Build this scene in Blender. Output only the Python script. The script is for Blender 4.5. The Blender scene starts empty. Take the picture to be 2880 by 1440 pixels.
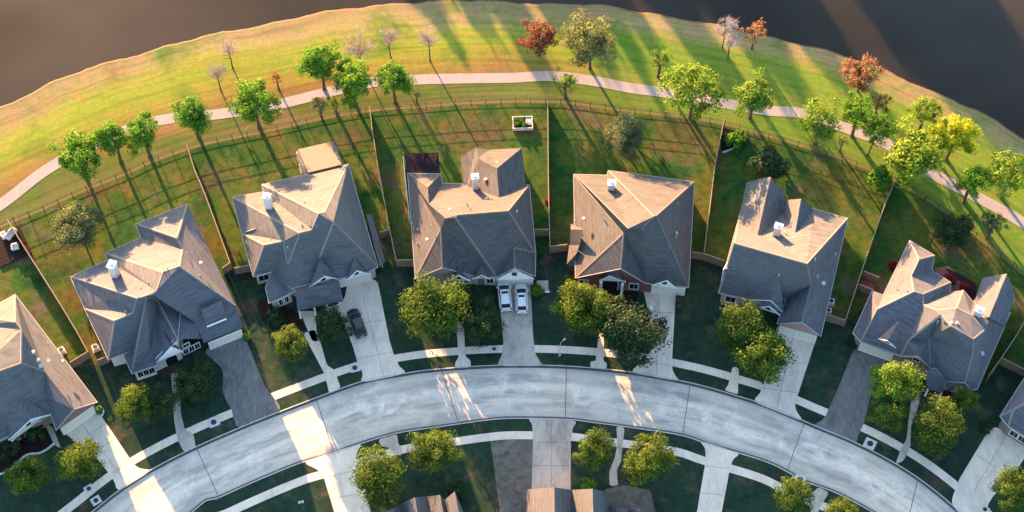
import bpy, bmesh, math, random
from mathutils import Vector, Matrix, geometry
R = math.radians
rng = random.Random(11)
scene = bpy.context.scene
COL = scene.collection

# ------------------------------------------------------------------ camera
F_PX, TILT, CAM_H = 5000.0, R(30), 225.0            # focal length (in photo pixels), tilt from straight down, height
CAM = Vector((0, -CAM_H * math.tan(TILT), CAM_H))
FWD = Vector((0, math.sin(TILT), -math.cos(TILT))); UPV = Vector((0, math.cos(TILT), math.sin(TILT)))
cam = bpy.data.objects.new('camera', bpy.data.cameras.new('camera')); COL.objects.link(cam)
cam.location = CAM; cam.rotation_euler = (TILT, 0, 0)
cam.data.sensor_width = 36.0; cam.data.lens = 36.0 * F_PX / 2880.0
cam.data.clip_start = 1.0; cam.data.clip_end = 6000.0
scene.camera = cam

def ray(px, py):
    return FWD + Vector((1, 0, 0)) * ((px - 1440) / F_PX) + UPV * ((720 - py) / F_PX)
def at(px, py, z=0.0):
    """world point at height z seen at a pixel of the 2880 x 1440 photograph (used to survey the ground plan)"""
    d = ray(px, py)
    return CAM + d * ((z - CAM.z) / d.z)

# ------------------------------------------------------------------ light
SUN_EL, SUN_AZ = R(10.4), R(-25.2)                   # azimuth from +Y, negative = left of the view
sdir = Vector((math.sin(SUN_AZ) * math.cos(SUN_EL), math.cos(SUN_AZ) * math.cos(SUN_EL), math.sin(SUN_EL)))
sun = bpy.data.objects.new('sun', bpy.data.lights.new('sun', 'SUN')); COL.objects.link(sun)
sun.data.energy = 5.0; sun.data.angle = R(0.5); sun.data.color = (1.0, 0.50, 0.20)
sun.rotation_euler = (-sdir).to_track_quat('-Z', 'Y').to_euler(); sun.location = (-60, 150, 120)
world = bpy.data.worlds.new('World'); scene.world = world; world.use_nodes = True
wn = world.node_tree.nodes; sky = wn.new('ShaderNodeTexSky'); sky.sky_type = 'NISHITA'; sky.sun_disc = False
sky.sun_elevation = SUN_EL; sky.sun_rotation = SUN_AZ; sky.air_density = 1.0; sky.dust_density = 1.6; sky.ozone_density = 1.5
world.node_tree.links.new(sky.outputs[0], wn['Background'].inputs[0]); wn['Background'].inputs[1].default_value = 0.088
scene.view_settings.view_transform = 'Standard'; scene.view_settings.look = 'None'
scene.view_settings.exposure = 3.22; scene.view_settings.gamma = 1.0; scene.view_settings.use_curve_mapping = False

# ------------------------------------------------------------------ materials
class NG:
    def __init__(s, name, rough=0.9, spec=0.3):
        s.m = bpy.data.materials.new(name); s.m.use_nodes = True
        s.t = s.m.node_tree; s.b = s.t.nodes['Principled BSDF']
        s.b.inputs['Roughness'].default_value = rough; s.b.inputs['Specular IOR Level'].default_value = spec
    def n(s, typ, **kw):
        o = s.t.nodes.new(typ)
        for k, v in kw.items(): setattr(o, k, v)
        return o
    def ln(s, a, b): s.t.links.new(a, b)
    def pos(s): return s.n('ShaderNodeNewGeometry').outputs['Position']
    def uv(s): return s.n('ShaderNodeUVMap').outputs[0]
    def vmul(s, v, f):
        o = s.n('ShaderNodeVectorMath', operation='MULTIPLY'); s.ln(v, o.inputs[0]); o.inputs[1].default_value = f; return o.outputs[0]
    def noise(s, v, scale, detail=3.0, rough=0.55, dist=0.0):
        o = s.n('ShaderNodeTexNoise'); s.ln(v, o.inputs['Vector']); o.inputs['Scale'].default_value = scale
        o.inputs['Detail'].default_value = detail; o.inputs['Roughness'].default_value = rough; o.inputs['Distortion'].default_value = dist
        return o.outputs['Fac']
    def ramp(s, fac, stops):
        o = s.n('ShaderNodeValToRGB'); e = o.color_ramp.elements
        while len(e) < len(stops): e.new(0.5)
        for el, (p, c) in zip(e, stops):
            el.position = p; el.color = (c[0], c[1], c[2], 1) if not isinstance(c, (int, float)) else (c, c, c, 1)
        s.ln(fac, o.inputs[0]); return o.outputs[0]
    def mix(s, a, b, fac, mode='MIX'):
        o = s.n('ShaderNodeMix', data_type='RGBA', blend_type=mode)
        for i, v in ((0, fac), (6, a), (7, b)):
            if isinstance(v, (int, float)): o.inputs[i].default_value = v
            elif isinstance(v, tuple): o.inputs[i].default_value = (*v, 1)
            else: s.ln(v, o.inputs[i])
        return o.outputs[2]
    def math(s, op, a, b=0.0):
        o = s.n('ShaderNodeMath', operation=op)
        for i, v in ((0, a), (1, b)):
            if isinstance(v, (int, float)): o.inputs[i].default_value = v
            else: s.ln(v, o.inputs[i])
        return o.outputs[0]
    def sep(s, v):
        o = s.n('ShaderNodeSeparateXYZ'); s.ln(v, o.inputs[0]); return o.outputs
    def col(s, c):
        if isinstance(c, tuple): s.b.inputs['Base Color'].default_value = (*c, 1)
        else: s.ln(c, s.b.inputs['Base Color'])
        return s
    def bump(s, h, strength=0.4, dist=0.05):
        o = s.n('ShaderNodeBump'); o.inputs['Strength'].default_value = strength; o.inputs['Distance'].default_value = dist
        s.ln(h, o.inputs['Height']); s.ln(o.outputs[0], s.b.inputs['Normal']); return s

def plain(name, c, rough=0.7, spec=0.3, var=0.12, scale=3.0, metal=0.0):
    g = NG(name, rough, spec); g.b.inputs['Metallic'].default_value = metal
    f = g.noise(g.pos(), scale, 3)
    g.col(g.mix(tuple(x * (1 - var) for x in c), tuple(min(1, x * (1 + var)) for x in c), f)); return g.m

def shingle(name, c):
    g = NG(name, 0.92, 0.2); p = g.pos()
    crs = g.noise(g.vmul(p, (0.5, 0.5, 7.0)), 1.0, 2)               # courses follow the contour of the slope
    blot = g.noise(p, 0.35, 4); fine = g.noise(p, 5.5, 3, 0.7); streak = g.noise(g.vmul(p, (1.6, 1.6, 0.12)), 1.0, 3)
    k = g.mix(tuple(x * 0.76 for x in c), tuple(x * 1.24 for x in c), g.ramp(crs, [(0.36, 0), (0.64, 1)]))
    k = g.mix(k, tuple(x * 0.7 for x in c), g.ramp(streak, [(0.5, 0), (0.75, 0.45)]))
    k = g.mix(k, tuple(x * 1.25 for x in c), g.ramp(blot, [(0.45, 0), (0.75, 0.5)]))
    k = g.mix(k, tuple(x * 0.6 for x in c), g.ramp(fine, [(0.5, 0), (0.8, 0.7)]))
    g.col(k).bump(crs, 0.35, 0.04); return g.m

def grass(name, stops, patch=None, scale=0.12, warm=1.0, worn=()):
    g = NG(name, 0.95, 0.1); p = g.pos()
    big = g.noise(p, scale, 5, 0.6, 0.6); mid = g.noise(p, 0.9, 4, 0.65); fine = g.noise(p, 4.5, 3, 0.75)
    k = g.ramp(big, stops)
    if patch: k = g.mix(k, patch[0], g.ramp(g.noise(g.vmul(p, (1, 1, 1)), patch[1], 4, 0.6, 0.4), [(patch[2], 0), (patch[2] + 0.12, patch[3])]))
    if worn:
        jit = g.math('MULTIPLY', g.math('SUBTRACT', g.noise(p, 0.45, 5, 0.7), 0.5), 5.0)
        for px, py, r_, c_ in worn:
            w = at(px * 1.118, py * 1.118); d = g.n('ShaderNodeVectorMath', operation='DISTANCE'); g.ln(p, d.inputs[0]); d.inputs[1].default_value = w
            k = g.mix(k, c_, g.ramp(g.math('DIVIDE', g.math('ADD', d.outputs['Value'], jit), r_), [(0.40, 0.62), (1.0, 0.0)]))
    hue = g.noise(p, 0.55, 5, 0.7, 0.3)
    k = g.mix(k, g.mix(k, (1 + 0.75 * warm, 1 - 0.18 * warm, 1 + 0.2 * warm), 1.0, 'MULTIPLY'), g.ramp(hue, [(0.52, 0.0), (0.66, 0.8)]))
    k = g.mix(k, g.mix(k, (0.55, 0.95, 0.8), 1.0, 'MULTIPLY'), g.ramp(hue, [(0.36, 0.8), (0.47, 0.0)]))
    k = g.mix(k, g.mix(k, (0.35, 0.35, 0.35), 1.0, 'MULTIPLY'), g.ramp(mid, [(0.42, 0.0), (0.72, 0.75)]))
    k = g.mix(k, g.mix(k, (1.7, 1.6, 1.4), 1.0, 'MULTIPLY'), g.ramp(fine, [(0.42, 0.0), (0.72, 0.9)]))
    g.col(k).bump(g.noise(p, 6.0, 3, 0.8), 0.6, 0.06); return g.m

def concrete(name, c, stain=0.5, hi=1.18):
    g = NG(name, 0.85, 0.25); p = g.pos()
    a = g.noise(g.vmul(p, (1.0, 0.45, 1)), 0.5, 6, 0.68, 0.6); b = g.noise(g.vmul(p, (1.6, 0.5, 1)), 1.7, 4, 0.7); f = g.noise(p, 7, 2)
    k = g.mix(c, tuple(x * (1 - stain) for x in c), g.ramp(a, [(0.42, 0), (0.72, 1)]))
    k = g.mix(k, tuple(x * hi for x in c), g.ramp(b, [(0.5, 0), (0.75, 0.8)]))
    k = g.mix(k, tuple(x * 0.72 for x in c), g.ramp(f, [(0.55, 0), (0.85, 0.5)]))
    g.col(k); return g.m

def leafmat(name, c, c2, trans=0.30):
    g = NG(name, 0.75, 0.2)
    at_ = g.n('ShaderNodeAttribute', attribute_name='rnd'); oi = g.n('ShaderNodeObjectInfo')
    k = g.mix(c, c2, at_.outputs['Fac'])
    k = g.mix(k, g.mix(k, (1.28, 1.12, 0.9), 1.0, 'MULTIPLY'), oi.outputs['Random'])
    g.col(k)
    tr = g.n('ShaderNodeBsdfTranslucent'); mx = g.n('ShaderNodeMixShader'); mx.inputs[0].default_value = trans
    g.ln(g.mix(k, (1.45, 1.35, 0.9), 1.0, 'MULTIPLY'), tr.inputs[0]); g.ln(g.b.outputs[0], mx.inputs[1]); g.ln(tr.outputs[0], mx.inputs[2])
    g.ln(mx.outputs[0], g.t.nodes['Material Output'].inputs[0]); return g.m

M = {}
M['shingle_grey'] = shingle('weathered_grey_shingle', (0.0841, 0.0919, 0.1107))
M['shingle_brown'] = shingle('brown_shingle', (0.0669, 0.0692, 0.0739))
M['shingle_tan'] = shingle('tan_shingle', (0.0875, 0.0943, 0.1045))
M['ridge_grey'] = plain('ridge_cap_grey', (0.20, 0.19, 0.18), 0.9)
M['ridge_brown'] = plain('ridge_cap_brown', (0.17, 0.135, 0.115), 0.9)
M['metal_roof'] = plain('dark_metal_roofing', (0.013, 0.010, 0.016), 0.9, 0.05)
M['mud'] = plain('wet_bank_mud', (0.06, 0.045, 0.03), 0.9, 0.2, 0.4, 1.5)
M['patio_roof'] = plain('brown_patio_roofing', (0.13, 0.105, 0.095), 0.8)
M['white'] = plain('white_paint', (0.74, 0.74, 0.73), 0.6, 0.3, 0.05)
M['offwhite'] = plain('off_white_siding', (0.60, 0.59, 0.56), 0.7, 0.3, 0.08)
M['gutter'] = plain('pale_gutter_paint', (0.40, 0.39, 0.37), 0.6)
M['glass'] = plain('dark_window_glass', (0.012, 0.016, 0.022), 0.2, 0.25, 0.1)
def brick(name, c, mortar):
    g = NG(name, 0.9, 0.2); p = g.pos()
    z = g.sep(p)[2]; band = g.ramp(g.math('FRACT', g.math('MULTIPLY', z, 12.0)), [(0.0, 1), (0.14, 1), (0.18, 0), (1, 0)])
    k = g.mix(tuple(x * 0.7 for x in c), tuple(x * 1.25 for x in c), g.noise(g.vmul(p, (3, 3, 9)), 1.0, 3))
    g.col(g.mix(k, mortar, band)); return g.m
M['brick_grey'] = brick('pale_grey_brick', (0.34, 0.31, 0.29), (0.42, 0.40, 0.38))
M['brick_brown'] = brick('brown_brick', (0.20, 0.14, 0.11), (0.32, 0.28, 0.25))
M['brick_red'] = brick('maroon_brick', (0.13, 0.050, 0.050), (0.22, 0.16, 0.15))
M['brick_pink'] = brick('pinkish_brick', (0.34, 0.22, 0.19), (0.42, 0.36, 0.33))
M['wood'] = plain('weathered_fence_wood', (0.19, 0.145, 0.11), 0.9, 0.2, 0.3, 4)
M['wood_cap'] = plain('sunlit_fence_rail', (0.27, 0.22, 0.16), 0.9, 0.2, 0.15, 4)  # paler than the boards: the sunlit fence top is put into this colour
M['iron'] = plain('black_iron', (0.03, 0.03, 0.028), 0.6, 0.3)
M['steel'] = plain('galvanised_steel', (0.45, 0.46, 0.47), 0.45, 0.5, 0.08, 3, 0.4)
M['bark'] = plain('grey_brown_bark', (0.10, 0.075, 0.055), 0.95, 0.1, 0.35, 5)
M['twig'] = plain('pale_pink_twigs', (0.34, 0.27, 0.25), 0.95, 0.1, 0.25, 5)
M['twig_white'] = plain('whitish_twigs', (0.40, 0.36, 0.34), 0.95, 0.1, 0.25, 5)
M['rubber'] = plain('black_rubber', (0.02, 0.02, 0.02), 0.8)
M['chrome'] = plain('alloy_wheel', (0.5, 0.5, 0.5), 0.3, 0.5, 0.05, 3, 0.8)
M['lamp_red'] = plain('red_lens', (0.30, 0.02, 0.02), 0.3, 0.5)
M['lamp_clear'] = plain('clear_lens', (0.6, 0.62, 0.62), 0.2, 0.6)
def paint(name, c):
    g = NG(name, 0.28, 0.5); g.b.inputs['Coat Weight'].default_value = 0.6; g.b.inputs['Coat Roughness'].default_value = 0.06
    g.col(g.mix(c, tuple(x * 0.8 for x in c), g.noise(g.pos(), 2.0, 3))); return g.m
M['car_white'] = paint('white_car_paint', (0.80, 0.80, 0.80)); M['car_black'] = paint('black_car_paint', (0.012, 0.013, 0.016))
M['leaf_green'] = leafmat('fresh_green_leaves', (0.0281, 0.1149, 0.0108), (0.1058, 0.2574, 0.0226))
M['leaf_lime'] = leafmat('yellow_green_leaves', (0.0541, 0.1324, 0.0148), (0.1678, 0.2804, 0.0328))
M['leaf_yellow'] = leafmat('yellowing_leaves', (0.0086, 0.0387, 0.0098), (0.1036, 0.1814, 0.0197))
M['leaf_bright'] = leafmat('bright_yellow_leaves', (0.1443, 0.2239, 0.0082), (0.2755, 0.3616, 0.0123))
M['leaf_olive'] = leafmat('olive_leaves', (0.0315, 0.0639, 0.0278), (0.1800, 0.2205, 0.1076))
M['leaf_dark'] = leafmat('dark_green_leaves', (0.0102, 0.0323, 0.0152), (0.0340, 0.0712, 0.0266), 0.2)
M['leaf_red'] = leafmat('russet_red_leaves', (0.085, 0.030, 0.024), (0.19, 0.085, 0.055))
M['leaf_orange'] = leafmat('orange_brown_leaves', (0.15, 0.078, 0.045), (0.28, 0.17, 0.10))
M['leaf_brown'] = leafmat('dry_brown_leaves', (0.12, 0.06, 0.025), (0.24, 0.14, 0.05))
M['flower_red'] = leafmat('dark_red_foliage', (0.10, 0.012, 0.018), (0.26, 0.04, 0.05))
M['grass_front'] = grass('front_lawn_turf', [(0.30, (0.0101, 0.0288, 0.0189)), (0.52, (0.0157, 0.0396, 0.0243)), (0.72, (0.0258, 0.0480, 0.0257))],
                         ((0.0672, 0.0600, 0.0405), 0.30, 0.54, 0.6))  # front lawns are a darker, greener turf than the back lawns
M['grass_back'] = grass('back_lawn_turf', [(0.30, (0.0071, 0.0412, 0.0126)), (0.42, (0.0196, 0.0656, 0.0126)), (0.52, (0.0419, 0.0786, 0.0126)), (0.62, (0.0688, 0.0824, 0.0190)), (0.74, (0.0752, 0.0636, 0.0443))],
                        ((0.0786, 0.0656, 0.0602), 0.13, 0.57, 0.75),
                        worn=((1180, 345, 5.5, (0.072, 0.056, 0.027)), (1240, 335, 3.5, (0.072, 0.056, 0.027)), (880, 345, 2.6, (0.081, 0.056, 0.031)), (535, 450, 3.0, (0.072, 0.056, 0.031)), (205, 740, 4.2, (0.089, 0.059, 0.016)),
                              (240, 850, 3.4, (0.089, 0.059, 0.016)), (535, 610, 3.2, (0.076, 0.063, 0.013)), (575, 640, 2.4, (0.076, 0.063, 0.013)), (1720, 330, 5.5, (0.060, 0.059, 0.025)), (1400, 600, 3.2, (0.051, 0.051, 0.025)),
                              (985, 440, 2.6, (0.072, 0.061, 0.023)), (1760, 470, 3.0, (0.072, 0.071, 0.011)), (2300, 620, 5.0, (0.064, 0.071, 0.011)), (2110, 460, 5.0, (0.064, 0.071, 0.013)), (150, 640, 4.5, (0.064, 0.061, 0.014)), (240, 480, 3.0, (0.076, 0.056, 0.027))))
M['dirt_lawn'] = grass('worn_grey_turf', [(0.3, (0.085, 0.080, 0.070)), (0.7, (0.16, 0.145, 0.13))], ((0.03, 0.045, 0.022), 0.5, 0.56, 0.6), warm=0.12)
M['concrete'] = concrete('pale_concrete', (0.6820, 0.5782, 0.4704), 0.30)
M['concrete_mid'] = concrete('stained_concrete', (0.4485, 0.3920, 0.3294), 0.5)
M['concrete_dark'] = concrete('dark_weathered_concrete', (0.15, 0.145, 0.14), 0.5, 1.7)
M['path'] = concrete('footpath_concrete', (0.2550, 0.2422, 0.2465), 0.15)
M['kerb'] = concrete('kerb_concrete', (0.48, 0.43, 0.375), 0.3)
M['gutter_dark'] = concrete('dark_gutter_concrete', (0.095, 0.10, 0.11), 0.4)  # darker concrete for the kerbside strips and road joints
M['brick_paver'] = concrete('red_brick_paving', (0.24, 0.085, 0.065), 0.5)
M['mulch'] = plain('dark_bark_mulch', (0.022, 0.014, 0.012), 0.95, 0.1, 0.5, 6)
M['stone'] = plain('pale_edging_stone', (0.5, 0.49, 0.47), 0.8, 0.2, 0.2, 6)

def road_mat():
    g = NG('concrete_road', 0.8, 0.3); u = g.uv(); p = g.pos()
    c = (0.6875, 0.5820, 0.4674)
    drag = g.noise(g.vmul(u, (0.10, 0.75, 1)), 1.0, 5, 0.65, 0.3); blob = g.noise(p, 0.28, 4, 0.6, 0.8); fine = g.noise(p, 2.4, 4, 0.7)
    k = g.mix(c, (0.3375, 0.3060, 0.2679), g.ramp(drag, [(0.42, 0), (0.64, 1.0)]))
    k = g.mix(k, (0.8250, 0.7200, 0.5928), g.ramp(blob, [(0.48, 0), (0.72, 0.85)]))
    k = g.mix(k, (0.3750, 0.3420, 0.2964), g.ramp(fine, [(0.50, 0), (0.75, 0.7)]))
    v = g.sep(u)[1]
    lane = g.math('ABSOLUTE', g.math('SUBTRACT', g.math('ABSOLUTE', g.math('SUBTRACT', v, 4.0)), 1.9))
    k = g.mix(k, (0.3125, 0.2820, 0.2451), g.math('MULTIPLY', g.ramp(lane, [(0.15, 0.5), (0.9, 0.0)]), drag))
    edge = g.math('ABSOLUTE', g.math('SUBTRACT', v, 4.0))
    k = g.mix(k, (0.31, 0.29, 0.26), g.math('MULTIPLY', g.ramp(g.math('DIVIDE', edge, 4.0), [(0.5, 0), (1.0, 1)]), 0.75))
    g.col(k); return g.m
M['road'] = road_mat()
def bank_mat():
    g = NG('lakeside_turf', 0.95, 0.1); u = g.uv(); p = g.pos(); v = g.sep(u)[1]      # v runs 0 at the water to 1 at the fence
    warp = g.math('ADD', v, g.math('MULTIPLY', g.math('SUBTRACT', g.noise(p, 0.05, 4, 0.6), 0.5), 0.55))
    k = g.ramp(warp, [(0.02, (0.2116, 0.1785, 0.0853)), (0.15, (0.2398, 0.2114, 0.0900)), (0.26, (0.2116, 0.2349, 0.0426)), (0.42, (0.1763, 0.2303, 0.0285)),
                      (0.56, (0.1904, 0.1738, 0.0332)), (0.68, (0.1834, 0.1174, 0.0426)), (0.80, (0.0670, 0.1015, 0.0208)), (0.97, (0.0989, 0.1081, 0.0379))])
    k = g.mix(k, (0.0529, 0.1363, 0.0151), g.ramp(g.noise(p, 0.085, 4, 0.6, 0.5), [(0.54, 0), (0.68, 0.85)]))
    k = g.mix(k, (0.1481, 0.1033, 0.0521), g.ramp(g.noise(p, 0.066, 4, 0.65, 0.4), [(0.58, 0), (0.70, 0.8)]))
    k = g.mix(k, (0.0990, 0.1891, 0.0231), g.math('MULTIPLY', g.ramp(g.math('ADD', g.math('MULTIPLY', g.sep(p)[0], 0.02), g.noise(p, 0.06, 3, 0.5)), [(0.45, 0), (0.9, 1)]), g.ramp(v, [(0.10, 0), (0.28, 0.75)])))
    mow = g.noise(g.vmul(u, (0.025, 22.0, 1)), 1.0, 4, 0.6)
    k = g.mix(k, g.mix(k, (0.55, 0.55, 0.5), 1.0, 'MULTIPLY'), g.ramp(mow, [(0.45, 0), (0.72, 0.8)]))
    hue = g.noise(g.vmul(p, (0.8, 1.3, 1)), 0.5, 5, 0.72, 0.3)
    k = g.mix(k, g.mix(k, (1.3, 0.86, 1.3), 1.0, 'MULTIPLY'), g.ramp(hue, [(0.52, 0.0), (0.66, 0.8)]))
    k = g.mix(k, g.mix(k, (0.68, 0.95, 0.6), 1.0, 'MULTIPLY'), g.ramp(hue, [(0.36, 0.8), (0.47, 0.0)]))
    f = g.noise(g.vmul(p, (1, 1.6, 1)), 2.6, 4, 0.8); k = g.mix(k, g.mix(k, (0.42, 0.5, 0.4), 1.0, 'MULTIPLY'), g.ramp(f, [(0.5, 0), (0.75, 0.7)]))
    k = g.mix(k, g.mix(k, (1.45, 1.35, 1.2), 1.0, 'MULTIPLY'), g.ramp(g.noise(p, 1.3, 4, 0.7), [(0.5, 0), (0.75, 0.7)]))
    g.col(k).bump(f, 0.6, 0.06); return g.m
M['bank'] = bank_mat()
def water_mat():
    g = NG('muddy_lake_water', 0.30, 0.18); p = g.pos()
    k = g.ramp(g.noise(p, 0.03, 3, 0.5, 0.5), [(0.32, (0.0085, 0.0080, 0.0055)), (0.68, (0.031, 0.029, 0.024))])
    g.col(k).bump(g.noise(g.vmul(p, (0.5, 1.4, 1)), 0.8, 3), 0.05, 0.03); return g.m
M['water'] = water_mat()
# ------------------------------------------------------------------ building helpers
def props(o, label=None, cat=None, group=None, kind=None):
    for k, v in (('label', label), ('category', cat), ('group', group), ('kind', kind)):
        if v: o[k] = v
    return o
def empty(name, loc=(0, 0, 0), rz=0.0, label=None, cat=None, group=None):
    o = bpy.data.objects.new(name, None); COL.objects.link(o); o.location = loc; o.rotation_euler.z = rz
    o.empty_display_size = 0.5
    return props(o, label, cat, group)
def link(name, me, mat, parent=None):
    o = bpy.data.objects.new(name, me); COL.objects.link(o)
    if mat and not me.materials: me.materials.append(mat)
    if parent: o.parent = parent
    return o
class MB:
    """collects shapes; build() links them as one mesh object (coordinates are relative to org)"""
    def __init__(s): s.v = []; s.f = []
    def poly(s, pts):
        i = len(s.v); s.v += [tuple(p) for p in pts]; s.f.append(tuple(range(i, i + len(pts)))); return s
    def tube(s, pts, rad, sides=6, cap=True):
        pts = [Vector(p) for p in pts]; rad = rad if isinstance(rad, (list, tuple)) else [rad] * len(pts)
        base = len(s.v); n = len(pts)
        for k, p in enumerate(pts):
            d = (pts[min(k + 1, n - 1)] - pts[max(k - 1, 0)]).normalized()
            a = d.orthogonal().normalized(); b = d.cross(a)
            for j in range(sides):
                t = 2 * math.pi * j / sides; s.v.append(tuple(p + (a * math.cos(t) + b * math.sin(t)) * rad[k]))
        for k in range(n - 1):
            for j in range(sides):
                j2 = (j + 1) % sides; s.f.append((base + k * sides + j, base + k * sides + j2, base + (k + 1) * sides + j2, base + (k + 1) * sides + j))
        if cap:
            s.f.append(tuple(base + j for j in reversed(range(sides)))); s.f.append(tuple(base + (n - 1) * sides + j for j in range(sides)))
        return s
    def box(s, c, size, rz=0.0, taper=1.0, mat=None):
        x, y, z = (d / 2 for d in size); i = len(s.v); ca, sa = math.cos(rz), math.sin(rz)
        for sz in (-1, 1):
            k = taper if sz > 0 else 1
            for sx, sy in ((-1, -1), (1, -1), (1, 1), (-1, 1)):
                a, b = sx * x * k, sy * y * k
                s.v.append((c[0] + a * ca - b * sa, c[1] + a * sa + b * ca, c[2] + sz * z))
        for f in ((3, 2, 1, 0), (4, 5, 6, 7), (0, 1, 5, 4), (1, 2, 6, 5), (2, 3, 7, 6), (3, 0, 4, 7)): s.f.append(tuple(i + q for q in f))
        return s
    def bar(s, a, b, w, h):
        """rectangular bar from a to b: w across, h tall, a and b on its bottom centre line"""
        a, b = Vector(a), Vector(b); d = (b - a); d.z = 0; n = Vector((-d.y, d.x, 0)).normalized() * (w / 2); up = Vector((0, 0, h)); i = len(s.v)
        s.v += [tuple(p) for p in (a - n, b - n, b + n, a + n, a - n + up, b - n + up, b + n + up, a + n + up)]
        for f in ((3, 2, 1, 0), (4, 5, 6, 7), (0, 1, 5, 4), (1, 2, 6, 5), (2, 3, 7, 6), (3, 0, 4, 7)): s.f.append(tuple(i + q for q in f))
        return s
    def build(s, name, mat, parent=None, org=None, smooth=False):
        org = Vector(org) if org is not None else (Vector(parent.location) if parent and parent.type == 'EMPTY' else Vector((0, 0, 0)))
        me = bpy.data.meshes.new(name); me.from_pydata([tuple(Vector(v) - org) for v in s.v], [], s.f); me.validate(); me.update()
        if smooth:
            for p in me.polygons: p.use_smooth = True
        o = link(name, me, mat, parent)
        if not parent: o.location = org
        return o
def smooth_line(pts, n=6):
    """Catmull-Rom through 2-D pixel points"""
    P = [Vector((p[0], p[1])) for p in pts]; out = []
    for i in range(len(P) - 1):
        p0, p1, p2, p3 = P[max(i - 1, 0)], P[i], P[i + 1], P[min(i + 2, len(P) - 1)]
        for k in range(n):
            t = k / n
            out.append(0.5 * ((2 * p1) + (p2 - p0) * t + (2 * p0 - 5 * p1 + 4 * p2 - p3) * t * t + (3 * p1 - p0 - 3 * p2 + p3) * t ** 3))
    out.append(P[-1]); return out
def resample(pts, n):
    L = [0.0]
    for a, b in zip(pts, pts[1:]): L.append(L[-1] + (b - a).length)
    out = []; k = 0
    for i in range(n):
        s = L[-1] * i / (n - 1)
        while k < len(L) - 2 and L[k + 1] < s: k += 1
        out.append(pts[k].lerp(pts[k + 1], (s - L[k]) / max(L[k + 1] - L[k], 1e-9)))
    return out
def tess(pts, z, name, mat, skirt=0.0, kind='structure'):
    """flat sheet over a (possibly concave) outline, with an optional skirt down its edge"""
    P = [Vector((p[0], p[1], z)) for p in pts]
    tri = geometry.tessellate_polygon([P]); vs = [tuple(p) for p in P]; fs = []
    for t in tri:
        a, b, c = (P[i] for i in t)
        fs.append(t if (b - a).cross(c - a).z > 0 else t[::-1])
    if skirt:
        n = len(P); vs += [(p.x, p.y, z - skirt) for p in P]
        for i in range(n): j = (i + 1) % n; fs.append((i, j, n + j, n + i))
    me = bpy.data.meshes.new(name); me.from_pydata(vs, [], fs); me.update()
    o = link(name, me, mat); return props(o, kind=kind)
def ribbon(A, B, z, name, mat, vscale=None, za=None, zb=None):
    """strip between two matched world polylines with a UV map (u metres along, v across)"""
    vs, fs, uvs = [], [], []; u = 0.0
    for i, (a, b) in enumerate(zip(A, B)):
        if i: u += ((a - A[i - 1]).length + (b - B[i - 1]).length) / 2
        vs += [(a.x, a.y, z if za is None else za), (b.x, b.y, z if zb is None else zb)]
        w = (a - b).length if vscale is None else vscale
        uvs += [(u, 0), (u, w)]
    for i in range(len(A) - 1): fs.append((2 * i, 2 * i + 1, 2 * i + 3, 2 * i + 2))
    me = bpy.data.meshes.new(name); me.from_pydata(vs, [], fs); me.update()
    uvl = me.uv_layers.new(name='UVMap')
    for lp in me.loops: uvl.data[lp.index].uv = uvs[lp.vertex_index]
    bm = bmesh.new(); bm.from_mesh(me); bmesh.ops.recalc_face_normals(bm, faces=bm.faces)
    if sum(f.normal.z for f in bm.faces) < 0: bmesh.ops.reverse_faces(bm, faces=bm.faces)
    bm.to_mesh(me); bm.free()
    return props(link(name, me, mat), kind='structure')
def offset_line(pts, d):
    out = []
    for i, p in enumerate(pts):
        t = (pts[min(i + 1, len(pts) - 1)] - pts[max(i - 1, 0)]); t.z = 0; t.normalize()
        out.append(p + Vector((-t.y, t.x, 0)) * d)
    return out
def W(pts, z=0.0, sx=1.0, o=(0, 0)):
    return [at(o[0] + p[0] / sx, o[1] + p[1] / sx, z) for p in pts]

# ------------------------------------------------------------------ ground plan (surveyed from the photograph)
SHORE = [(-900, 900), (-420, 500), (-180, 385), (0, 306), (149, 235), (261, 192), (410, 149), (559, 110), (720, 76), (906, 39), (1093, 15), (1178, 8), (1340, 5), (1496, 11), (1664, 17),
         (1813, 37), (1962, 64), (2100, 94), (2230, 122), (2309, 140), (2380, 165), (2470, 194), (2607, 253), (2756, 320), (2880, 395), (3020, 490), (3200, 640), (3500, 1000)]
FENCE = [(-700, 1060), (-250, 760), (0, 644), (120, 594), (224, 547), (373, 487), (421, 463), (551, 417), (682, 388), (765, 371), (906, 339), (1040, 317), (1182, 306), (1279, 298), (1440, 291),
         (1539, 292), (1600, 295), (1760, 317), (1925, 335), (2036, 354), (2160, 388), (2309, 432), (2421, 473), (2520, 515), (2640, 590), (2760, 680), (2880, 780), (3020, 920), (3250, 1300)]
PATH = [(-500, 920), (-180, 690), (0, 577), (130, 478), (280, 398), (435, 341), (617, 321), (779, 294), (928, 258), (1050, 231), (1145, 225), (1290, 221), (1440, 219), (1552, 214), (1675, 229), (1775, 248),
        (1865, 260), (2028, 289), (2160, 311), (2260, 320), (2400, 368), (2500, 408), (2640, 498), (2750, 555), (2880, 629), (3020, 730), (3300, 1050)]
CURB_U = [(-500, 2300), (-100, 1800), (100, 1575), (261, 1440), (335, 1381), (421, 1325), (552, 1258), (720, 1186), (890, 1120), (1026, 1072), (1130, 1053), (1205, 1042), (1316, 1033), (1440, 1028), (1593, 1031),
          (1746, 1044), (1850, 1060), (1962, 1083), (2074, 1115), (2160, 1143), (2290, 1198), (2398, 1243), (2495, 1292), (2585, 1348), (2682, 1426), (2800, 1540), (3000, 1790), (3300, 2300)]
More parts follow.
